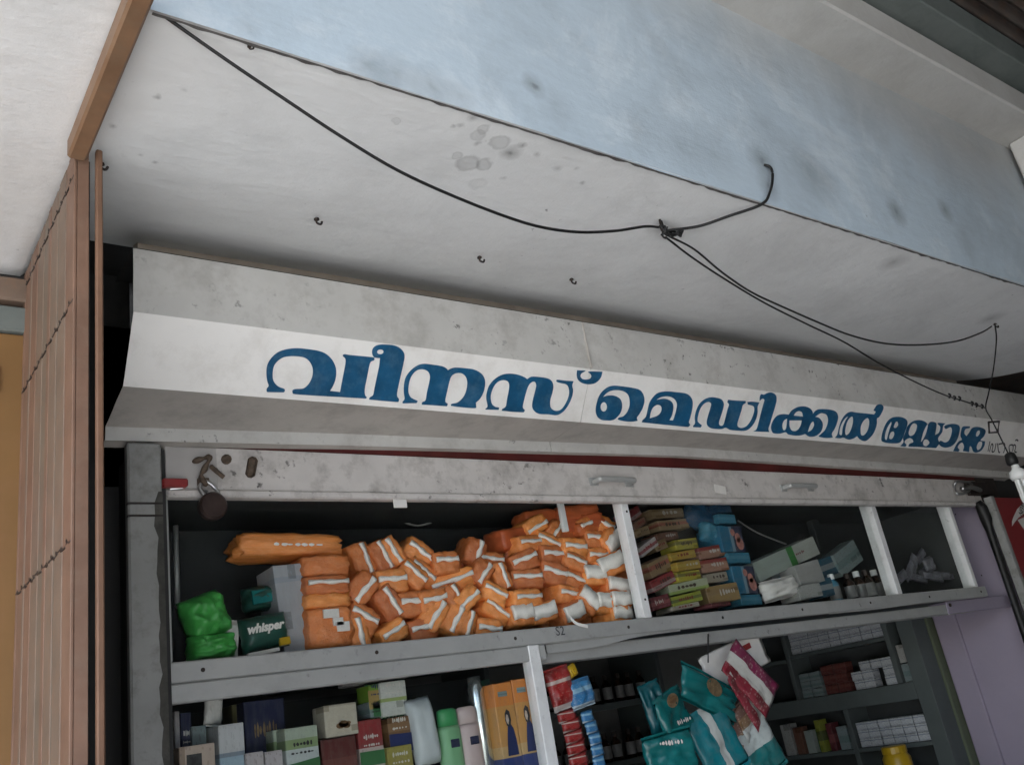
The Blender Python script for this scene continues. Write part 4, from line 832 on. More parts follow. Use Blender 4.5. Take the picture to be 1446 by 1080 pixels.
for (x, y, w, h, mt, an, dy, lb) in items:
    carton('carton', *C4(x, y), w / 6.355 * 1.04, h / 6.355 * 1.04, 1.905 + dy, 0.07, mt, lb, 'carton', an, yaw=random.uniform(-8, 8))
    o = [q for q in COL.objects if q.get('label') == lb][0]; rd = random.Random(lb); smudge('carton_print', rd.randint(4, 7), o.dimensions.x * .5, o.dimensions.z * .35, PRN[rd.randint(0, 2)], o, -.0012, o.dimensions.x * rd.uniform(-.1, .15), o.dimensions.z * .55)
pouch('blue_pack', *C4(700, 190), 42, 42, 1.99, 0.06, 'c_blue', 'dark blue plastic pack behind the light blue boxes', 'pack', 20, 12)
pouch('blue_pack', *C4(790, 330), 30, 30, 1.97, 0.05, 'c_lightblue', 'crumpled blue plastic pack against the picture boxes', 'pack', 10, 14)
for (x, y, w, h, mt, lb) in ((905, 110, 130, 70, 'c_blue', 'dark blue box highest in the blue stack'), (935, 205, 150, 85, 'c_lightblue', 'light blue box second from the top of the blue stack'), (980, 385, 200, 230, 'c_bluepic', 'blue box with picture panel in the middle of the blue stack'),
                          (1045, 555, 190, 95, 'c_lightblue', 'light blue box between the two picture boxes'), (1095, 750, 200, 250, 'c_bluepic', 'blue box with picture panel lower in the blue stack'), (1150, 930, 190, 95, 'c_lightblue', 'light blue box at the foot of the blue stack')):
    o = carton('blue_box', *C4(x, y), w / 6.355, h / 6.355, 1.93, 0.10, mt, lb, 'box', 2)
    if mt == 'c_bluepic':
        d = o.dimensions; bm = bmesh.new()
        for (u, v, r) in ((.28, .32, .16), (.24, .55, .12), (.05, .75, .09)): add_lathe(bm, [(d.x * r, 0), (d.x * r, 0.001)], (d.x * u, -0.001, d.z * v), Matrix.Rotation(math.pi / 2, 3, 'X') @ Matrix.Diagonal((1, 1.2, 1)), 14)
        bm_obj('picture_print', bm, plain('rosy_print', (.36, .16, .13), .4, .4, 40) if 'rosy_print' not in bpy.data.materials else bpy.data.materials['rosy_print'], o)
# white cartons
C5 = lambda x, y: (1050 + x / 7.23, 740 + y / 7.23)
M['c_whitegreen'] = print_mat('c_whitegreen', [(0, (.48, .56, .50)), (.52, (.05, .28, .06)), (.62, (.55, .58, .52))], 0, .5, 0.0)
pm('c_white', (.55, .56, .53)); pm('c_whiteplain', (.52, .52, .50), None, marks=0); pm('c_tealgrey', (.30, .38, .38), (.2, .3, .3), .3, .4); pm('c_bluewhite', (.03, .14, .22), (.4, .45, .46), .35, .2)
o = carton('white_green_carton', *C5(450, 345), 98, 27, 1.96, 0.08, 'c_whitegreen', 'long white carton with green band lying across the white goods', 'carton', -13)
smudge('carton_print', 5, .055, .012, plain('red_print', (.18, .07, .07), .5), o, -.0014, .078, .032)
carton('white_carton', *C5(680, 500), 36, 32, 1.93, 0.08, 'c_whiteplain', 'square white carton under the green banded one', 'carton', -8)
carton('white_carton', *C5(680, 680), 34, 20, 1.915, 0.08, 'c_white', 'small white and green carton on the shelf under the square one', 'carton', -4)
pouch('white_pouch', *C5(360, 660), 52, 30, 1.94, 0.05, 'paper', 'crumpled white polythene packet beside the blue picture boxes', 'packet', -6, 17)
carton('blue_carton', *C5(400, 500), 34, 20, 2.0, 0.06, 'c_bluewhite', 'dark blue carton with white swirl under the green banded carton', 'carton', -12)
carton('teal_grey_carton', *C5(1070, 340), 38, 32, 1.99, 0.06, 'c_tealgrey', 'teal grey carton tilted above small bottles', 'carton', -20)
carton('blue_carton', *C5(870, 430), 24, 26, 2.0, 0.06, 'c_bluewhite', 'small blue carton between square white and teal grey cartons', 'carton', -10)
carton('blue_carton', *C5(850, 640), 20, 26, 1.94, 0.06, 'c_bluewhite', 'teal blue carton standing on the shelf by the clear bottle', 'carton', -4)
def bottle(name, cx, ybase, hpx, Y, mat, capmat, label, group=None, r=None, floor=None, cat='bottle', lab=True):
    b = onY(cx, ybase, Y); h = abs(onY(cx, ybase - hpx, Y).z - b.z)
    if floor is not None: h = b.z + h - Z(floor); b.z = Z(floor)
    r = r or h * 0.2
    t = empty(name, b); tag(t, label, cat, group)
    bm = bmesh.new(); add_lathe(bm, [(r * .92, 0), (r, .02 * h), (r, .62 * h), (r * .85, .70 * h), (r * .45, .77 * h), (r * .42, .84 * h)], (0, 0, 0), None, 14); bm_obj('glass_body', bm, mat, t, True)
    bm = bmesh.new(); add_lathe(bm, [(r * .55, .81 * h), (r * .55, .985 * h), (r * .48, h)], (0, 0, 0), None, 12); bm_obj('cap', bm, capmat, t)
    if lab: bm = bmesh.new(); add_lathe(bm, [(r * 1.02, .12 * h), (r * 1.02, .55 * h)], (0, 0, 0), None, 14); bm_obj('paper_label', bm, 'bottle_label', t)
    return t
bottle('plastic_bottle', 1180, 838, 28, 1.95, 'c_lightblue', 'white_plastic', 'pale blue bottle with white cap among the white cartons', floor=SH)
for i, (x, y) in enumerate(((1202, 835), (1215, 832), (1228, 830), (1240, 830))):
    bottle('brown_bottle', x, y, 26, 1.96 + .02 * (i % 2), 'amber', 'white_plastic' if i % 2 else 'iron', 'small brown bottle on the upper shelf beside the tall mullion', 'small brown bottles on the upper shelf', floor=SH)
M['blister'] = plain('clear_blister', (0.16, 0.16, 0.18), 0.25, 0.3, 40, spec=0.6, bmp=0.3)
for i, (x, y, w, h, a) in enumerate(((1272, 815, 20, 14, -20), (1284, 806, 22, 12, -35), (1296, 816, 26, 12, 10), (1290, 796, 18, 14, -50), (1308, 806, 22, 13, -15), (1318, 814, 26, 12, 8), (1312, 796, 14, 20, -10), (1330, 812, 24, 11, 6), (1344, 814, 22, 10, 8), (1300, 785, 16, 12, -30))):
    pouch('blister_pack', x, y, w, h, 1.95 + .012 * (i % 5), 0.02, 'blister', 'grey translucent blister pack heaped in the dim end compartment', 'packet', a, 30 + i, group='blister packs in the end compartment')

# ------------------------------------------------------------------ goods in the lower left case
C6 = lambda x, y: (220 + x / 4.82, 860 + y / 4.82)
LF = -0.149
INKS = [plain('print_navy', (.02, .03, .10), .5), plain('print_red', (.22, .03, .03), .5), plain('print_green', (.04, .14, .05), .5), plain('print_black', (.03, .03, .03), .5), plain('print_pale', (.55, .53, .48), .5), plain('print_gold', (.28, .20, .07), .4)]
def deco(o, label):
    """printed lines and a colour panel on a carton's front"""
    if any(k in label for k in ('figure', 'photograph', 'picture', 'navy box')): return
    rd = random.Random(label); d = o.dimensions; W_, H_ = d.x, d.z
    if W_ < .02: return
    dark = any(k in label for k in ('navy', 'maroon', 'red', 'brown', 'dark', 'olive', 'mustard'))
    ink = INKS[4 if dark and rd.random() < .5 else (5 if dark else rd.choice((0, 1, 2, 3)))]
    zt = H_ * rd.uniform(.84, .9)
    smudge('carton_print', rd.randint(4, 7), W_ * .62, .010, ink, o, -.0012, 0, zt)
    smudge('carton_print', rd.randint(5, 9), W_ * .7, .005, ink, o, -.0012, 0, zt - .017)
    if rd.random() < .7:
        z1 = zt - .03; z0 = z1 - rd.uniform(.02, .05); x0, x1 = (-W_ * .5, W_ * .5) if rd.random() < .4 else (-W_ * .3, W_ * rd.uniform(.1, .4))
        bm = bmesh.new(); bm.faces.new([bm.verts.new(v) for v in ((x0, -.001, z0), (x1, -.001, z0), (x1, -.001, z1), (x0, -.001, z1 - rd.uniform(-.012, .012)))]); bm_obj('colour_panel', bm, rd.choice(INKS[:3] + INKS[4:]), o)
    smudge('carton_print', rd.randint(6, 9), W_ * .6, .004, ink, o, -.0013, 0, zt - .09)
def low(x0, y0, x1, y1, Y, mat, label, floor=LF, depth=.06, ang=0, name='carton', cat='carton', fn=C6):
    a, b = fn(x0, y0), fn(x1, y1)
    o = carton(name, (a[0] + b[0]) / 2, (a[1] + b[1]) / 2, b[0] - a[0], b[1] - a[1], Y, depth, mat, label, cat, ang, floor)
    deco(o, label); return o
pm('d_navy', (.012, .018, .06), None, marks=0); pm('d_olive', (.10, .09, .03), None, marks=0); pm('d_peach', (.50, .40, .33), (.55, .48, .42), .3, .25)
M['d_bluewhite'] = print_mat('d_bluewhite', [(0, (.5, .54, .54)), (.45, (.30, .42, .50)), (.58, (.12, .28, .40)), (.63, (.32, .44, .52)), (.76, (.22, .27, .32)), (.79, (.52, .53, .53))], 2, .5, .15)
M['d_whitegreen'] = print_mat('d_whitegreen', [(0, (.50, .55, .53)), (.82, (.22, .30, .14)), (.9, (.36, .42, .33))], 2, .5, .12)
M['d_cream'] = print_mat('d_cream', [(0, (.5, .46, .36)), (.93, (.40, .36, .28))], 2, .5, .1); pm('d_maroon', (.10, .022, .018), (.14, .04, .03), .5, .2); pm('d_redwhite', (.24, .03, .03), (.5, .42, .38), .45, .3)
M['d_whitebox'] = print_mat('d_whitebox', [(0, (.52, .54, .48)), (.42, (.30, .38, .12)), (.52, (.54, .55, .50))], 2, .5, .15)
pm('d_brown', (.16, .08, .03), (.22, .12, .05), .5, .2); pm('d_gold', (.30, .26, .06), (.36, .32, .1), .4, .2); pm('d_pinkwhite', (.45, .42, .42)); M['d_orange'] = print_mat('d_orange', [(0, (.03, .05, .17)), (.36, (.55, .36, .16)), (.46, (.55, .28, .08)), (.80, (.62, .22, .05))], 2, .4, .1, (.05, .05, .1))
low(130, 690, 165, 940, 1.99, 'd_pinkwhite', 'thin pale carton standing at the end of the lower case'); low(170, 700, 245, 920, 1.985, 'd_navy', 'narrow navy carton next to the thin pale one'); low(245, 790, 345, 920, 1.975, 'c_tealgrey', 'blue grey carton behind the peach picture box')
low(365, 800, 400, 900, 1.97, 'c_whitegreen', 'slim teal carton behind the peach picture box')
pouch('white_pouch', *C6(390, 690), 26, 44, 1.98, .02, 'paper', 'crumpled white paper packet hanging under the lower case head', 'packet', 6, 19)
o = low(160, 920, 405, 1062, 1.91, 'd_peach', 'peach carton with dark round photograph'); d = o.dimensions
box('photo_print', (-d.x * .30, -0.001, d.z * .55), (d.x * .12, 0.002, d.z * .93), plain('dark_photo', (.04, .04, .04), .5, .6, 60), o, 0)
low(430, 775, 606, 1062, 1.915, 'd_bluewhite', 'white and sky blue carton beside the navy box')
o = low(605, 610, 885, 970, 1.99, 'd_navy', 'large navy box with gold lettering at the back of the lower case', ang=0); d = o.dimensions
smudge('gold_print', 8, d.x * .6, .028, 'gold', o, -.0014, 0, d.z * .8)
low(520, 640, 640, 800, 2.03, 'd_olive', 'olive carton behind the large navy box')
low(612, 970, 735, 1062, 1.905, 'd_pinkwhite', 'small white carton standing before the navy box'); low(745, 960, 865, 1062, 1.905, 'd_pinkwhite', 'second small white carton before the navy box, next to the green striped one')
low(800, 815, 890, 960, 1.95, 'd_whitegreen', 'dull green carton half behind the green swoosh carton')
low(885, 795, 1110, 1062, 1.905, 'd_whitegreen', 'white carton with green swoosh top')
low(1130, 870, 1370, 1062, 1.92, 'd_maroon', 'dark maroon carton carrying the cream picture carton')
P1 = C6(1140, 868); zt = onY(*P1, 1.92).z - EYE
o = low(1150, 640, 1375, 860, 1.925, 'd_cream', 'cream carton with nut picture on top of the maroon carton', floor=None); d = o.dimensions
bm = bmesh.new()
for (u, v, r) in ((-.05, .32, .10), (.05, .36, .12), (.14, .30, .09), (.20, .38, .06)): add_lathe(bm, [(d.x * r, 0), (d.x * r, .001)], (d.x * u, -.001, d.z * v), Matrix.Rotation(math.pi / 2, 3, 'X') @ Matrix.Diagonal((1.3, .8, 1)), 10)
bm_obj('picture_print', bm, 'd_brown', o)
C7 = lambda x, y: (500 + x / 4.82, 860 + y / 4.82)
lo7 = lambda *a, **k: low(*a, fn=C7, **k)
lo7(32, 745, 200, 1062, 1.93, 'd_redwhite', 'red carton with white band standing next to the maroon one'); lo7(228, 925, 400, 1062, 1.92, 'd_gold', 'mustard yellow carton under the brown one'); lo7(235, 728, 388, 922, 1.925, 'd_brown', 'brown carton resting on the mustard yellow one', floor=None)
lo7(185, 485, 362, 722, 1.93, 'd_whitebox', 'white carton with green stripe on top of the red and brown cartons', floor=None); lo7(100, 510, 184, 622, 1.94, plain('leaf_green', (.14, .26, .03), .5), 'leaf green carton beside the white striped carton', floor=None); lo7(105, 624, 184, 735, 1.94, 'c_tealgrey', 'lavender grey carton under the leaf green one', floor=None)
lo7(10, 450, 378, 482, 1.94, 'd_pinkwhite', 'flat white carton lying on top of the striped carton', floor=None, depth=.09)
M['pale_pack'] = plain('pale_blue_white', (.46, .50, .50), .4, .08, 12)
pouch('white_pack', *C7(465, 830), 36, 98, 1.93, .05, 'pale_pack', 'rounded white pack standing between brown carton and green bottle', 'pack', -6, 23, crimp=.02, wrinkle=.05)
def lotion(name, x0, x1, ytop, Y, mat, capmat, label):
    a, b = C7(x0, ytop), C7(x1, ytop); p, q = onY(*a, Y), onY(*b, Y); w = (q.x - p.x); top = max(p.z, q.z); h = top - Z(LF)
    t = empty(name, ((p.x + q.x) / 2, Y + w * .35, Z(LF))); tag(t, label, 'bottle')
    def oval(prof, nm, mt):
        bm = bmesh.new(); add_lathe(bm, prof, (0, 0, 0), Matrix.Diagonal((1, .62, 1)), 20); return bm_obj(nm, bm, mt, t, True)
    r = w / 2
    oval([(r * .9, 0), (r, .02 * h), (r * 1.02, .4 * h), (r * .98, .78 * h), (r * .9, .83 * h)], 'bottle_body', mat)
    oval([(r * .88, .832 * h), (r * .86, .95 * h), (r * .8, .985 * h), (r * .55, h)], 'cap', capmat)
    bm = bmesh.new(); add_box(bm, (-r * .3, -r * .66, .62 * h), (r * .45, -r * .55, .70 * h), .001); bm_obj('brand_patch', bm, 'd_navy', t)
    return t
M['lotion_green'] = plain('lotion_green', (.20, .42, .22), .35, .1, 8); M['lotion_cap'] = plain('lotion_green_cap', (.05, .28, .10), .35, .1, 8); M['lotion_pink'] = plain('lotion_blush', (.52, .42, .40), .35, .06, 8)
lotion('lotion_bottle', 580, 735, 680, 1.915, 'lotion_green', 'lotion_cap', 'pale green lotion bottle with green cap and navy patch'); lotion('lotion_bottle', 712, 865, 665, 1.92, 'lotion_pink', 'lotion_pink', 'blush white lotion bottle with navy patch beside the green one')
a, b = onY(*C7(825, 455), 1.94), onY(*C7(925, 1062), 1.94)
M['foil'] = plain('silver_foil', (.65, .7, .68), .22, .1, 30, metal=.9)
bm = bmesh.new(); h = a.z - Z(LF); add_lathe(bm, [(.021, 0), (.021, h * .9), (.017, h * .93), (.017, h)], (0, 0, 0), None, 16); o = bm_obj('spray_can', bm, 'foil', None, True); o.location = (a.x + .004, 1.955, Z(LF)); tag(o, 'tall shiny silver green spray can beside the orange boxes', 'spray can')
lo7(885, 470, 960, 1000, 1.97, 'dkgreen', 'tall dark green carton behind the spray can', name='carton'); lo7(935, 500, 975, 1000, 1.95, 'd_navy', 'narrow navy carton next to the orange boxes')
for i, (x0, y0, x1, y1, w) in enumerate(((975, 490, 1105, 1000, 'next to the navy carton'), (1108, 462, 1232, 985, 'next to the white mullion'))):
    o = lo7(x0, y0, x1, y1, 1.905, 'd_orange', 'tall orange hair oil box with standing figure print, ' + w); d = o.dimensions
    def poly(nm, pts, mt, y):
        bm = bmesh.new(); bm.faces.new([bm.verts.new((d.x * u, y, d.z * (.26 + .74 * v))) for u, v in pts]); bm_obj(nm, bm, mt, o)
    poly('figure_print', [(-.22, .16), (.36, .16), (.33, .34), (.26, .46), (.12, .53), (0, .52), (-.08, .42), (-.16, .3)], INKS[0], -.0012)
    poly('figure_print', [(-.06, .5), (.1, .48), (.2, .56), (.16, .66), (.02, .69), (-.1, .64), (-.12, .56)], 'ink', -.0016)
    poly('figure_print', [(-.06, .53), (.02, .51), (.08, .56), (.05, .62), (-.03, .63), (-.08, .59)], 'd_peach', -.002)
    poly('figure_print', [(-.3, .84), (.2, .84), (.2, .9), (-.3, .9)], 'c_tealgrey', -.0012)

# ------------------------------------------------------------------ sachets and packets hanging in the serving window
C8 = lambda x, y: (770 + x / 4.909, 860 + y / 4.909)
def P8(x, y, Y): return onY(*C8(x, y), Y)
M['s_red'] = print_mat('s_red', [(0, (.5, .45, .42)), (.14, (.30, .02, .02)), (.62, (.5, .4, .35)), (.7, (.32, .02, .02))], 2, .3, .2, (.5, .4, .3)); M['s_blue'] = print_mat('s_blue', [(0, (.4, .5, .56)), (.16, (.03, .16, .34)), (.55, (.2, .38, .5)), (.7, (.04, .2, .4))], 2, .3, .25, (.4, .5, .6))
pouch('sachet_bag', *C8(105, 545), 36, 62, 1.90, .03, 's_red', 'red sachet bag with white lettering hanging beside the white mullion', 'packet', -8, 41)
pouch('sachet_bag', *C8(185, 425), 12, 18, 1.90, .015, 'yellow_jar', 'small yellow packet tucked behind the red sachet bag', 'packet', -20, 42)
pouch('sachet_bag', *C8(245, 580), 34, 42, 1.895, .03, 's_blue', 'blue and white sachet bag overlapping the red one', 'packet', -8, 43)
def strip_of(name, pts, w, h, mat, label, Y):
    t = empty(name, P8(*pts[0], Y)); tag(t, label, 'sachet strip'); o0 = t.location
    for i, (x, y) in enumerate(pts):
        q, a, b = pxsize(*C8(x, y), w, h, Y); me = pillow_mesh('sachet', a, b, .012, 6, 6, 50 + i, .08, .2); me.transform(Matrix.Rotation(R_(-6), 4, 'Y')); s = link('sachet', me, mat, t); s.location = q - o0
    return t
strip_of('sachet_strip', [(150, 735), (180, 800), (200, 880), (215, 960), (230, 1040), (240, 1115)], 28, 17, 's_red', 'hanging strip of red sachets with white bands', 1.905)
strip_of('sachet_strip', [(290, 740), (320, 815), (345, 895), (360, 975), (372, 1055), (380, 1120)], 18, 17, 's_blue', 'hanging strip of blue sachets with silver bands', 1.90)
C9 = lambda x, y: (900 + x / 6, 900 + y / 6)
M['t_white'] = print_mat('t_white', [(0, (.01, .17, .20)), (.42, (.5, .53, .5)), (.6, (.01, .17, .20))], 0, .25, 0.0); M['t_red'] = print_mat('t_red', [(0, (.22, .02, .035)), (.30, (.50, .50, .46)), (.56, (.50, .50, .46)), (.62, (.18, .015, .06))], 0, .35, .35, (.45, .4, .35))
M['t_gold'] = print_mat('t_gold', [(0, (.42, .45, .43)), (.35, (.22, .14, .08)), (.65, (.15, .08, .06))], 2, .35, .5, (.4, .35, .3)); M['t_tealwhite'] = print_mat('t_tealwhite', [(0, (.01, .15, .15)), (.55, (.45, .5, .48))], 2, .3, .1)
cd_ = pouch('white_card', *C9(830, 190), 98, 52, 1.93, .004, 'paper', 'white printed card with red tag behind the hanging packets', 'card', -12, 60, crimp=0, wrinkle=.4)
box('red_tag', (.045, -.006, .012), (.085, -.001, .028), 'red_paint', cd_, 0)
pouch('teal_packet', *C9(160, 620), 30, 88, 1.915, .03, 'teal_dk', 'narrow deep teal packet hanging at the edge of the cluster', 'packet', -12, 61)
o = pouch('teal_packet', *C9(330, 720), 56, 96, 1.90, .035, 'teal', 'teal packet with brown picture hanging next to the narrow one', 'packet', -14, 62)
smudge('packet_print', 7, .07, .014, 'paper', o, -.0185, .012, -.002, 8)
def blob(o, x, z, r, sx, sz, mat, y=-.018):
    bm = bmesh.new(); add_lathe(bm, [(r, 0), (r, .001)], (x, y, z), Matrix.Rotation(math.pi / 2, 3, 'X') @ Matrix.Diagonal((sx, sz, 1)), 14); bm_obj('picture_print', bm, mat, o)
blob(o, -.005, .06, .022, 1.3, .8, 'gold', -.02); blob(o, -.005, .062, .014, 1.5, .6, 'd_brown', -.0215)
o = pouch('teal_packet', *C9(620, 480), 96, 58, 1.885, .035, 'teal', 'teal packet with pale picture lying across the top of the cluster', 'packet', 22, 63); blob(o, -.01, .015, .026, 1.4, .9, 'gold', -.0195)
pouch('teal_packet', *C9(670, 880), 58, 110, 1.89, .035, 't_white', 'teal packet with white vertical stripe', 'packet', -16, 64)
o = pouch('teal_packet', *C9(280, 990), 62, 70, 1.88, .035, 'teal', 'lettered teal packet lowest in the cluster', 'packet', -4, 65)
smudge('packet_print', 8, .075, .012, 'paper', o, -.0185, 0, .03, 8)
pouch('striped_packet', *C9(960, 340), 40, 104, 1.87, .02, 't_red', 'maroon and white striped packet hanging at a slant', 'packet', -42, 66, crimp=.03)
pouch('striped_packet', *C9(930, 480), 34, 100, 1.885, .02, 't_red', 'second maroon striped packet partly under the slanting one', 'packet', -36, 67, crimp=.03)
pouch('brown_packet', *C9(940, 660), 40, 56, 1.90, .02, 't_gold', 'brown and white picture packet below the striped packets', 'packet', -24, 68)
pouch('brown_packet', *C9(880, 880), 26, 76, 1.91, .02, 't_gold', 'dark brown speckled packet between the teal and white packets', 'packet', -20, 70)
pouch('white_packet', *C9(1050, 940), 46, 84, 1.895, .025, 't_tealwhite', 'white packet with teal lower panel at the end of the cluster', 'packet', -18, 69)
tube_ = tube('hanging_string', [onY(1000, 895, 1.895), onY(1000, 935, 1.89)], .002, 'wire'); tag(tube_, 'thin dark string holding the teal packet cluster under the shelf', 'string')

# ------------------------------------------------------------------ rack of bottles at the back
br = empty('bottle_rack', (2.75, 3.25, 0)); tag(br, 'dim grey rack of small medicine bottles at the back of the shop', 'rack')
def bp(o): o.parent = br; o.matrix_parent_inverse = Matrix.Translation((-2.75, -3.25, 0)); return o
BZ = [0.055, -0.175, -0.42]
for z in BZ + [0.30]: bp(box('shelf', (1.2, 3.08, Z(z - .025)), (3.05, 3.38, Z(z)), 'rack', bev=.002))
for x in (1.2, 2.12, 3.05): bp(box('upright', (x - .012, 3.07, 0), (x + .012, 3.385, Z(.5)), 'rack', bev=.002))
def bottle_proto(r, h):
    t = empty('medicine_bottle', (0, 0, -50)); bm = bmesh.new()
    add_lathe(bm, [(r * .92, 0), (r, .02 * h), (r, .62 * h), (r * .45, .76 * h), (r * .42, .84 * h)], (0, 0, 0), None, 10); bm_obj('glass_body', bm, 'amber', t, True)
    bm = bmesh.new(); add_lathe(bm, [(r * .55, .81 * h), (r * .55, .98 * h), (r * .48, h)], (0, 0, 0), None, 8); bm_obj('cap', bm, 'iron', t)
    bm = bmesh.new(); add_lathe(bm, [(r * 1.03, .12 * h), (r * 1.03, .55 * h)], (0, 0, 0), None, 10); bm_obj('paper_label', bm, 'bottle_label', t); return t
ORDB = ('first', 'second', 'third', 'fourth', 'fifth', 'sixth', 'seventh', 'eighth', 'ninth', 'tenth', 'eleventh', 'twelfth', 'thirteenth')
pr = bottle_proto(.021, .115); first = True
for zi, z in enumerate(BZ[:2]):
    for i in range(13):
        x = 2.17 + i * .066
        if first: t = pr; first = False
        else:
            t = pr.copy(); COL.objects.link(t)
            for ch in pr.children: cc = ch.copy(); COL.objects.link(cc); cc.parent = t
        t.location = (x + random.uniform(-.006, .006), 3.11 + random.uniform(0, .02), Z(z) + .0005)
        tag(t, 'small dark bottle with pale label, %s from the rack end, on the %s bottle shelf' % (ORDB[12 - i], ('upper', 'lower')[zi]), 'bottle', 'bottles on the %s shelf of the back rack' % ('upper', 'lower')[zi])

# ------------------------------------------------------------------ rack of cartons along the lilac side wall
kr = empty('carton_rack', (3.9, 2.7, 0)); tag(kr, 'grey wooden rack of medicine cartons along the lilac wall', 'rack')
def kp(o): o.parent = kr; o.matrix_parent_inverse = Matrix.Translation((-3.9, -2.7, 0)); return o
XF = 3.80
def kbox(nm, y0, y1, z0, z1, x0=XF, x1=3.95, mat='rack'): return kp(box(nm, (x0, y0, Z(z0)), (x1, y1, Z(z1)), mat, bev=.002))
def ky(px, py): return onX(px, py, XF).y
def kz(px, py): return onX(px, py, XF).z - EYE
yp1 = ky(1255, 910); ypL = ky(1114, 936); ymain = ky(1290, 930); ylow = ky(1203, 1038)
zb0, zb1 = kz(1250, 993), kz(1250, 968); zu = kz(1190, 910); zl = kz(1270, 1050)
kbox('upright', ymain - .045, ymain + .03, -1.5, .30, XF - .006)
kbox('upright', yp1 - .012, yp1 + .012, zb1 + .0005, .30); kbox('upright', ypL - .012, ypL + .012, zb1 + .0005, .30); kbox('upright', ylow - .012, ylow + .012, -.6, zb0 - .0005)
kbox('upright', 3.3, 3.33, -1.5, .30)
kbox('beam', ymain + .031, 3.299, zb0, zb1, XF - .003)
kbox('shelf', yp1 + .013, ypL - .013, zu - .018, zu); kbox('shelf', ypL + .013, 3.299, zu - .03, zu - .012)
kbox('shelf', ymain + .031, ylow - .013, zl - .018, zl); kbox('shelf', ylow + .013, 3.299, zl - .02, zl - .002)
kbox('back_board', ymain, 3.3, -1.5, .30, 3.951, 3.958, 'ply')
ORD = ('first', 'second', 'third', 'fourth', 'fifth', 'sixth', 'seventh', 'eighth', 'ninth', 'tenth', 'eleventh', 'twelfth', 'thirteenth', 'fourteenth')
def stockbox(y, z, w, h, d=.06, mat='carton', lab='pale medicine carton stacked in a row on the carton rack', grp='cartons in rows on the side rack', x=None):
    bm = bmesh.new(); add_box(bm, (0, -w / 2, 0), (d, w / 2, h), .0012); o = bm_obj('medicine_carton', bm, mat); o.location = (x or XF + .012 + random.uniform(0, .008), y, Z(z)); o.rotation_euler = (0, 0, random.uniform(-.04, .04)); tag(o, lab, 'carton', grp); return o
random.seed(5)
def fill(y0, y1, z0, rows_, w, h, skip=0, lab=None, mat='carton', grp=None):
    n = int((y1 - y0) / w)
    for r in range(rows_):
        for i in range(n):
            if random.random() < skip: continue
            k = dict(lab='%s, %s from the inner post, %s' % (lab, ORD[n - 1 - i], ('bottom row', 'second row up', 'third row up')[r]), grp=grp)
            stockbox(y0 + (i + .5) * (y1 - y0) / n, z0 + r * (h + .001) + .0008, (y1 - y0) / n * .93, h, mat=mat, **k)
fill(yp1 + .02, ypL - .02, zu, 3, .052, .034, 0, 'pale carton on upper rack shelf', 'carton', 'cartons in rows on the side rack')
fill(yp1 + .02, yp1 + .24, zb1, 3, .05, .038, .1, 'white carton on rack beam', 'carton', 'white cartons on the rack beam')
fill(yp1 + .26, yp1 + .40, zb1, 3, .06, .042, 0, 'dark maroon carton on rack beam', 'd_maroon', 'dark cartons on the rack beam')
fill(yp1 + .41, ypL - .02, zb1, 3, .05, .036, 0, 'grey carton on rack beam', 'c_tealgrey', 'grey cartons on the rack beam')
fill(ymain + .04, ylow - .02, zl, 3, .05, .034, 0, 'pale carton below rack beam', 'carton', 'cartons below the rack beam')
for i, (mt, w) in enumerate((('c_tealgrey', .06), ('c_darkred', .035), ('c_greenyellow', .03), ('c_whitegreen', .05), ('c_brown', .05), ('c_white', .06))):
    stockbox(ylow + .06 + i * .062, zl - .0012, w * .9, .10 + .02 * (i % 3), mat=mt, lab=('teal grey', 'dark red', 'green yellow', 'white green', 'brown', 'plain white')[i] + ' carton standing upright on the lower rack shelf', grp=None)
for i in range(2): stockbox(ymain + .055 + i * .0, zb1 + .0008 + i * .08, .045, .075, mat='c_white' if i else 'c_tealgrey', lab=('white carton stacked on the grey one', 'grey carton standing')[1 - i] + ' in the narrow bay by the main rack post')
# yellow jar
q = onY(1262, 1056, 2.35); t = empty('yellow_jar', (q.x, q.y, q.z - .13)); tag(t, 'yellow plastic jar with screw lid on the counter by the carton rack', 'jar')
bm = bmesh.new(); add_lathe(bm, [(.050, 0), (.055, .01), (.055, .095), (.046, .11), (.044, .115)], (0, 0, 0), None, 20); bm_obj('jar_body', bm, 'yellow_jar', t, True)
bm = bmesh.new(); add_lathe(bm, [(.049, .112), (.049, .136), (.045, .140)], (0, 0, 0), None, 20); bm_obj('lid', bm, 'yellow_jar', t, False)
sb = box('jar_stand', (q.x - .2, q.y - .1, Z(-1.5)), (q.x + .2, q.y + .12, q.z - .131), 'ply', bev=.003); tag(sb, 'low dark cupboard under the yellow jar', 'cupboard')

# ------------------------------------------------------------------ cables on the soffit
def sag(pts): return catmull(pts, 7)
def lerpY(pts, ya, yb):
    n = len(pts) - 1; return [onY(x, y, ya + (yb - ya) * i / n) for i, (x, y) in enumerate(pts)]
K = onZ(935, 323, 0.975)
w1 = lerpY([(208, 6), (250, 36), (330, 92), (400, 139), (480, 192), (560, 240), (640, 277), (720, 308), (770, 322), (820, 328), (870, 326), (910, 320), (930, 321)], 1.0, K.y)
w1[0] = onY(208, 6, 1.0)
tag(tube('cable', sag(w1), .0030, 'wire'), 'long black cable sagging across the white soffit from the gate track', 'cable')
tag(tube('cable', sag([onY(935, 326, K.y), onY(985, 320, 1.10), onY(1030, 305, 1.05), onY(1075, 289, 1.0), onY(1087, 272, .985), onY(1091, 250, .985), onY(1088, 237, .988), onY(1079, 233, .997)]), .0033, 'wire'), 'short black cable rising over the soffit edge onto the blue fascia', 'cable')
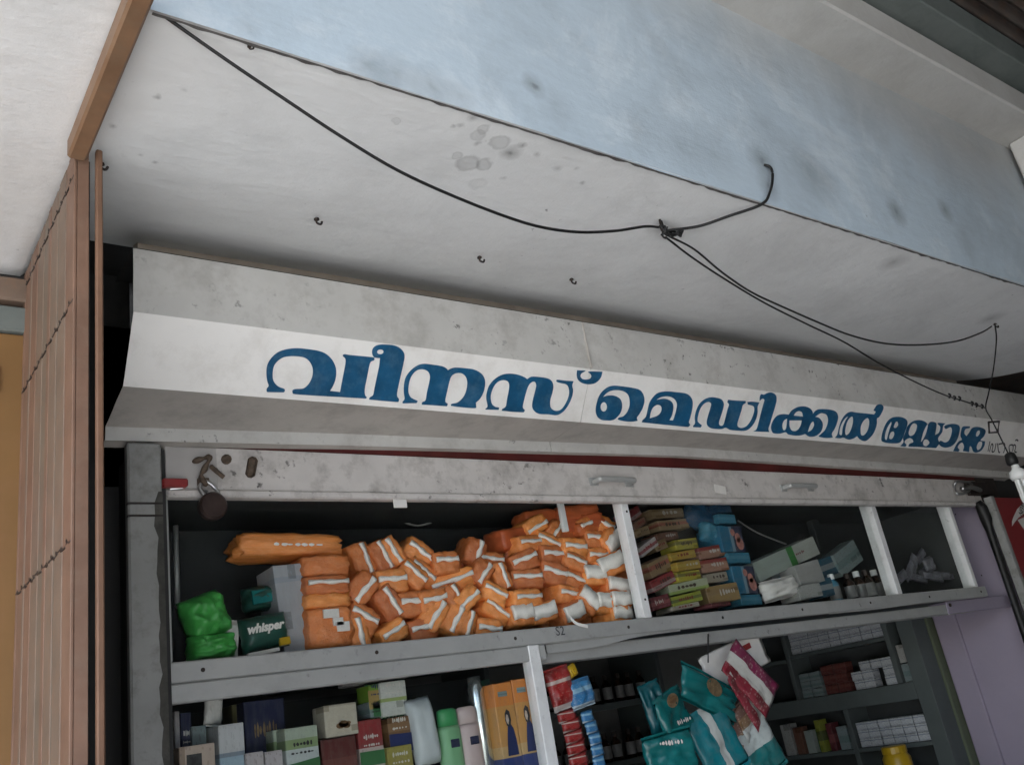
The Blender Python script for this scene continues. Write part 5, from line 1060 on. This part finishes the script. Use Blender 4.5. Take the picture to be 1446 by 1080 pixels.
w2 = lerpY([(945, 334), (980, 352), (1020, 385), (1060, 412), (1100, 431), (1150, 453), (1200, 473), (1250, 485), (1300, 487), (1350, 482), (1385, 470), (1400, 461)], K.y, 1.19)
tag(tube('cable', sag(w2), .0026, 'wire'), 'black cable drooping from the knot to the hook at the soffit end', 'cable')
J = onY(1392, 576, 1.42)
w3 = [onY(x, y, K.y + (1.42 - K.y) * min(1, i / 9)) for i, (x, y) in enumerate([(940, 335), (975, 362), (1020, 392), (1080, 428), (1140, 458), (1190, 482), (1240, 512), (1290, 538), (1330, 556), (1360, 566), (1392, 576)])]
tag(tube('cable', sag(w3), .0026, 'wire'), 'black cable running down before the painted name to the lamp cord', 'cable')
tag(tube('cable', sag([onY(1405, 459, 1.19), onY(1407, 480, 1.22), onY(1403, 520, 1.30), onY(1396, 555, 1.38), J, onY(1400, 592, 1.42), onY(1410, 612, 1.42), onY(1426, 645, 1.42)]), .0024, 'wire'), 'thin black lamp cord hanging from the soffit hook', 'cable')
kn = empty('cable_knot', K); tag(kn, 'tangle of black insulating tape joining the cables on the soffit', 'knot')
bm = bmesh.new()
rk = random.Random(3)
for i in range(9):
    q = onY(936 + i * 3.2, 324 + rk.uniform(0, 7), K.y) - K; u = Vector((rk.uniform(-1, 1), rk.uniform(-1, 1), rk.uniform(-.6, 1))).normalized() * .011
    w = Vector((rk.uniform(-1, 1), rk.uniform(-1, 1), rk.uniform(-1, 1))).normalized() * .008
    add_tube(bm, catmull([q - u, q + w, q + u, q - w * .6], 4), .0024, 6)
add_tube(bm, catmull([onY(934, 312, K.y) - K, onY(937, 322, K.y) - K], 4), .0022, 6)
add_tube(bm, catmull([onY(932, 318, K.y) - K, onY(940, 330, K.y) - K, onY(950, 332, K.y) - K, onY(962, 327, K.y) - K], 4), .0045, 6); bm_obj('tape_coils', bm, 'wire', kn, True)
bm = bmesh.new(); add_tube(bm, [(-.002, 0, -.005), (0, .0, .028)], .003, 6); bm_obj('nail', bm, 'iron', kn)
hk = [(447, 310, 'iron hook nail in the soffit above the first blue letter'), (677, 364, 'iron hook nail in the soffit above the middle of the first word'), (807, 395, 'iron hook nail in the soffit near the hood seam'), (1405, 458, 'iron hook in the soffit holding the lamp cord'), (352, 66, 'tiny nail at the soffit edge by the fascia'), (143, 232, 'dark cable clip in the soffit beside the gate top')]
for x, y, lb in hk:
    q = onZ(x, y, .998); bm = bmesh.new(); s = .4 if 'tiny' in lb else .72
    add_tube(bm, catmull([(0, 0, .004), (0, 0, -.010 * s), (.008 * s, -.004, -.017 * s), (.013 * s, -.004, -.008 * s)], 5), .0032 * s, 6); add_lathe(bm, [(.008 * s, 0), (.007 * s, .003)], (0, 0, -.001), None, 8)
    o = bm_obj('hook_nail', bm, 'iron', None, True); o.location = q; tag(o, lb, 'hook')
# bulb holder with lamp at the cord end
Bq = onY(1428, 648, 1.42)
lp = empty('lamp_holder', Bq); tag(lp, 'white lamp with black holder hanging on a cord before the red board', 'lamp')
bm = bmesh.new(); add_lathe(bm, [(.008, .024), (.017, .018), (.020, 0), (.020, -.016), (.015, -.022)], (0, 0, 0), None, 14); bm_obj('holder', bm, 'wire', lp, True)
bm = bmesh.new(); add_lathe(bm, [(.010, -.016), (.013, -.026), (.013, -.034), (.026, -.044), (.030, -.062), (.024, -.074)], (.008, 0, 0), None, 16); bm_obj('ballast', bm, 'white_plastic', lp, True)
for k in range(3):
    a = k * 2.1; u = Vector((math.cos(a) * .013 + .008, math.sin(a) * .013, 0)); v = Vector((math.cos(a + .8) * .013 + .008, math.sin(a + .8) * .013, 0))
    bm = bmesh.new(); add_tube(bm, catmull([u + Vector((0, 0, -.072)), u + Vector((0, 0, -.14)), (u + v) / 2 + Vector((0, 0, -.152)), v + Vector((0, 0, -.14)), v + Vector((0, 0, -.072))], 5), .006, 8); bm_obj('lamp_tube', bm, 'white_plastic', lp, True)
ring = [onY(x, y, 1.42) for x, y in ((1396, 596), (1411, 595), (1409, 610), (1397, 611), (1396, 596), (1411, 595))]
tag(tube('cord_clip', ring, .0038, 'iron'), 'small square ring clip on the lamp cord', 'clip')
bm = bmesh.new()
for k, (x, y) in enumerate(((1340, 559), (1347, 562), (1354, 563), (1372, 570), (1378, 572), (1386, 574))):
    q = onY(x, y, 1.40); add_tube(bm, catmull([q + Vector((-.004, 0, -.008)), q + Vector((0, -.006, 0)), q + Vector((.004, 0, .008))], 3), .0034, 6)
tag(bm_obj('tape_wrap', bm, 'wire', None, True), 'lumps of black tape wrapped on the cable near the lamp cord', 'tape')

# ------------------------------------------------------------------ red board and pipe at the shop corner
rb = empty('red_board', (4.45, 1.8, Z(.1))); tag(rb, 'dark red advertising board with white ribbon emblem beside the shutter', 'sign board')
def rp(o): o.parent = rb; o.matrix_parent_inverse = Matrix.Translation((-4.45, -1.8, -Z(.1))); return o
xl = onY(1398, 700, 1.80).x
rp(box('board_face', (xl + .024, 1.80, Z(-.6)), (xl + .9, 1.82, Z(.585)), plain('dark_red_enamel', (.22, .018, .022), .4, .1, 4), bev=.002))
rp(box('board_frame', (xl - .005, 1.795, Z(-.6)), (xl + .023, 1.83, Z(.59)), 'pillar', bev=.003))
def flat(nm, pts, mt, Y):
    bm = bmesh.new(); bm.faces.new([bm.verts.new(onY(x, y, Y)) for x, y in pts]); return rp(bm_obj(nm, bm, mt))
flat('ribbon', [(1429, 743), (1429, 736), (1431, 730), (1436, 719), (1446, 709), (1458, 703), (1475, 701), (1475, 717), (1458, 720), (1446, 725), (1438, 731), (1433, 737)], 'paper', 1.7985)
flat('emblem', [(1437, 734), (1446, 730), (1460, 729), (1475, 729), (1475, 760), (1458, 756), (1446, 748)], 'paper', 1.7985)
q = onY(1442, 722, 1.797); rp(text_part('ribbon_text', 'NEW', .034, 'ink', Matrix.Translation((q.x + .012, 1.797, q.z + .008)) @ Matrix.Rotation(R_(-38), 4, 'Y') @ FRONT, None, 0, .0008))
a = onY(1376, 700, 1.84); tag(tube('downpipe_cable', [(a.x - .004, 1.835, Z(.575)), (a.x + .004, 1.83, Z(.55)), (a.x + .012, 1.832, Z(.5)), (a.x + .010, 1.835, Z(.46)), (a.x + .012, 1.835, Z(.3)), (a.x, 1.835, Z(0)), (a.x + .008, 1.835, Z(-.6)), (a.x, 1.835, 0.005)], [.016, .022, .026, .017, .015, .015, .015, .014], 'wire'), 'thick black cable running down the lilac wall edge', 'cable')
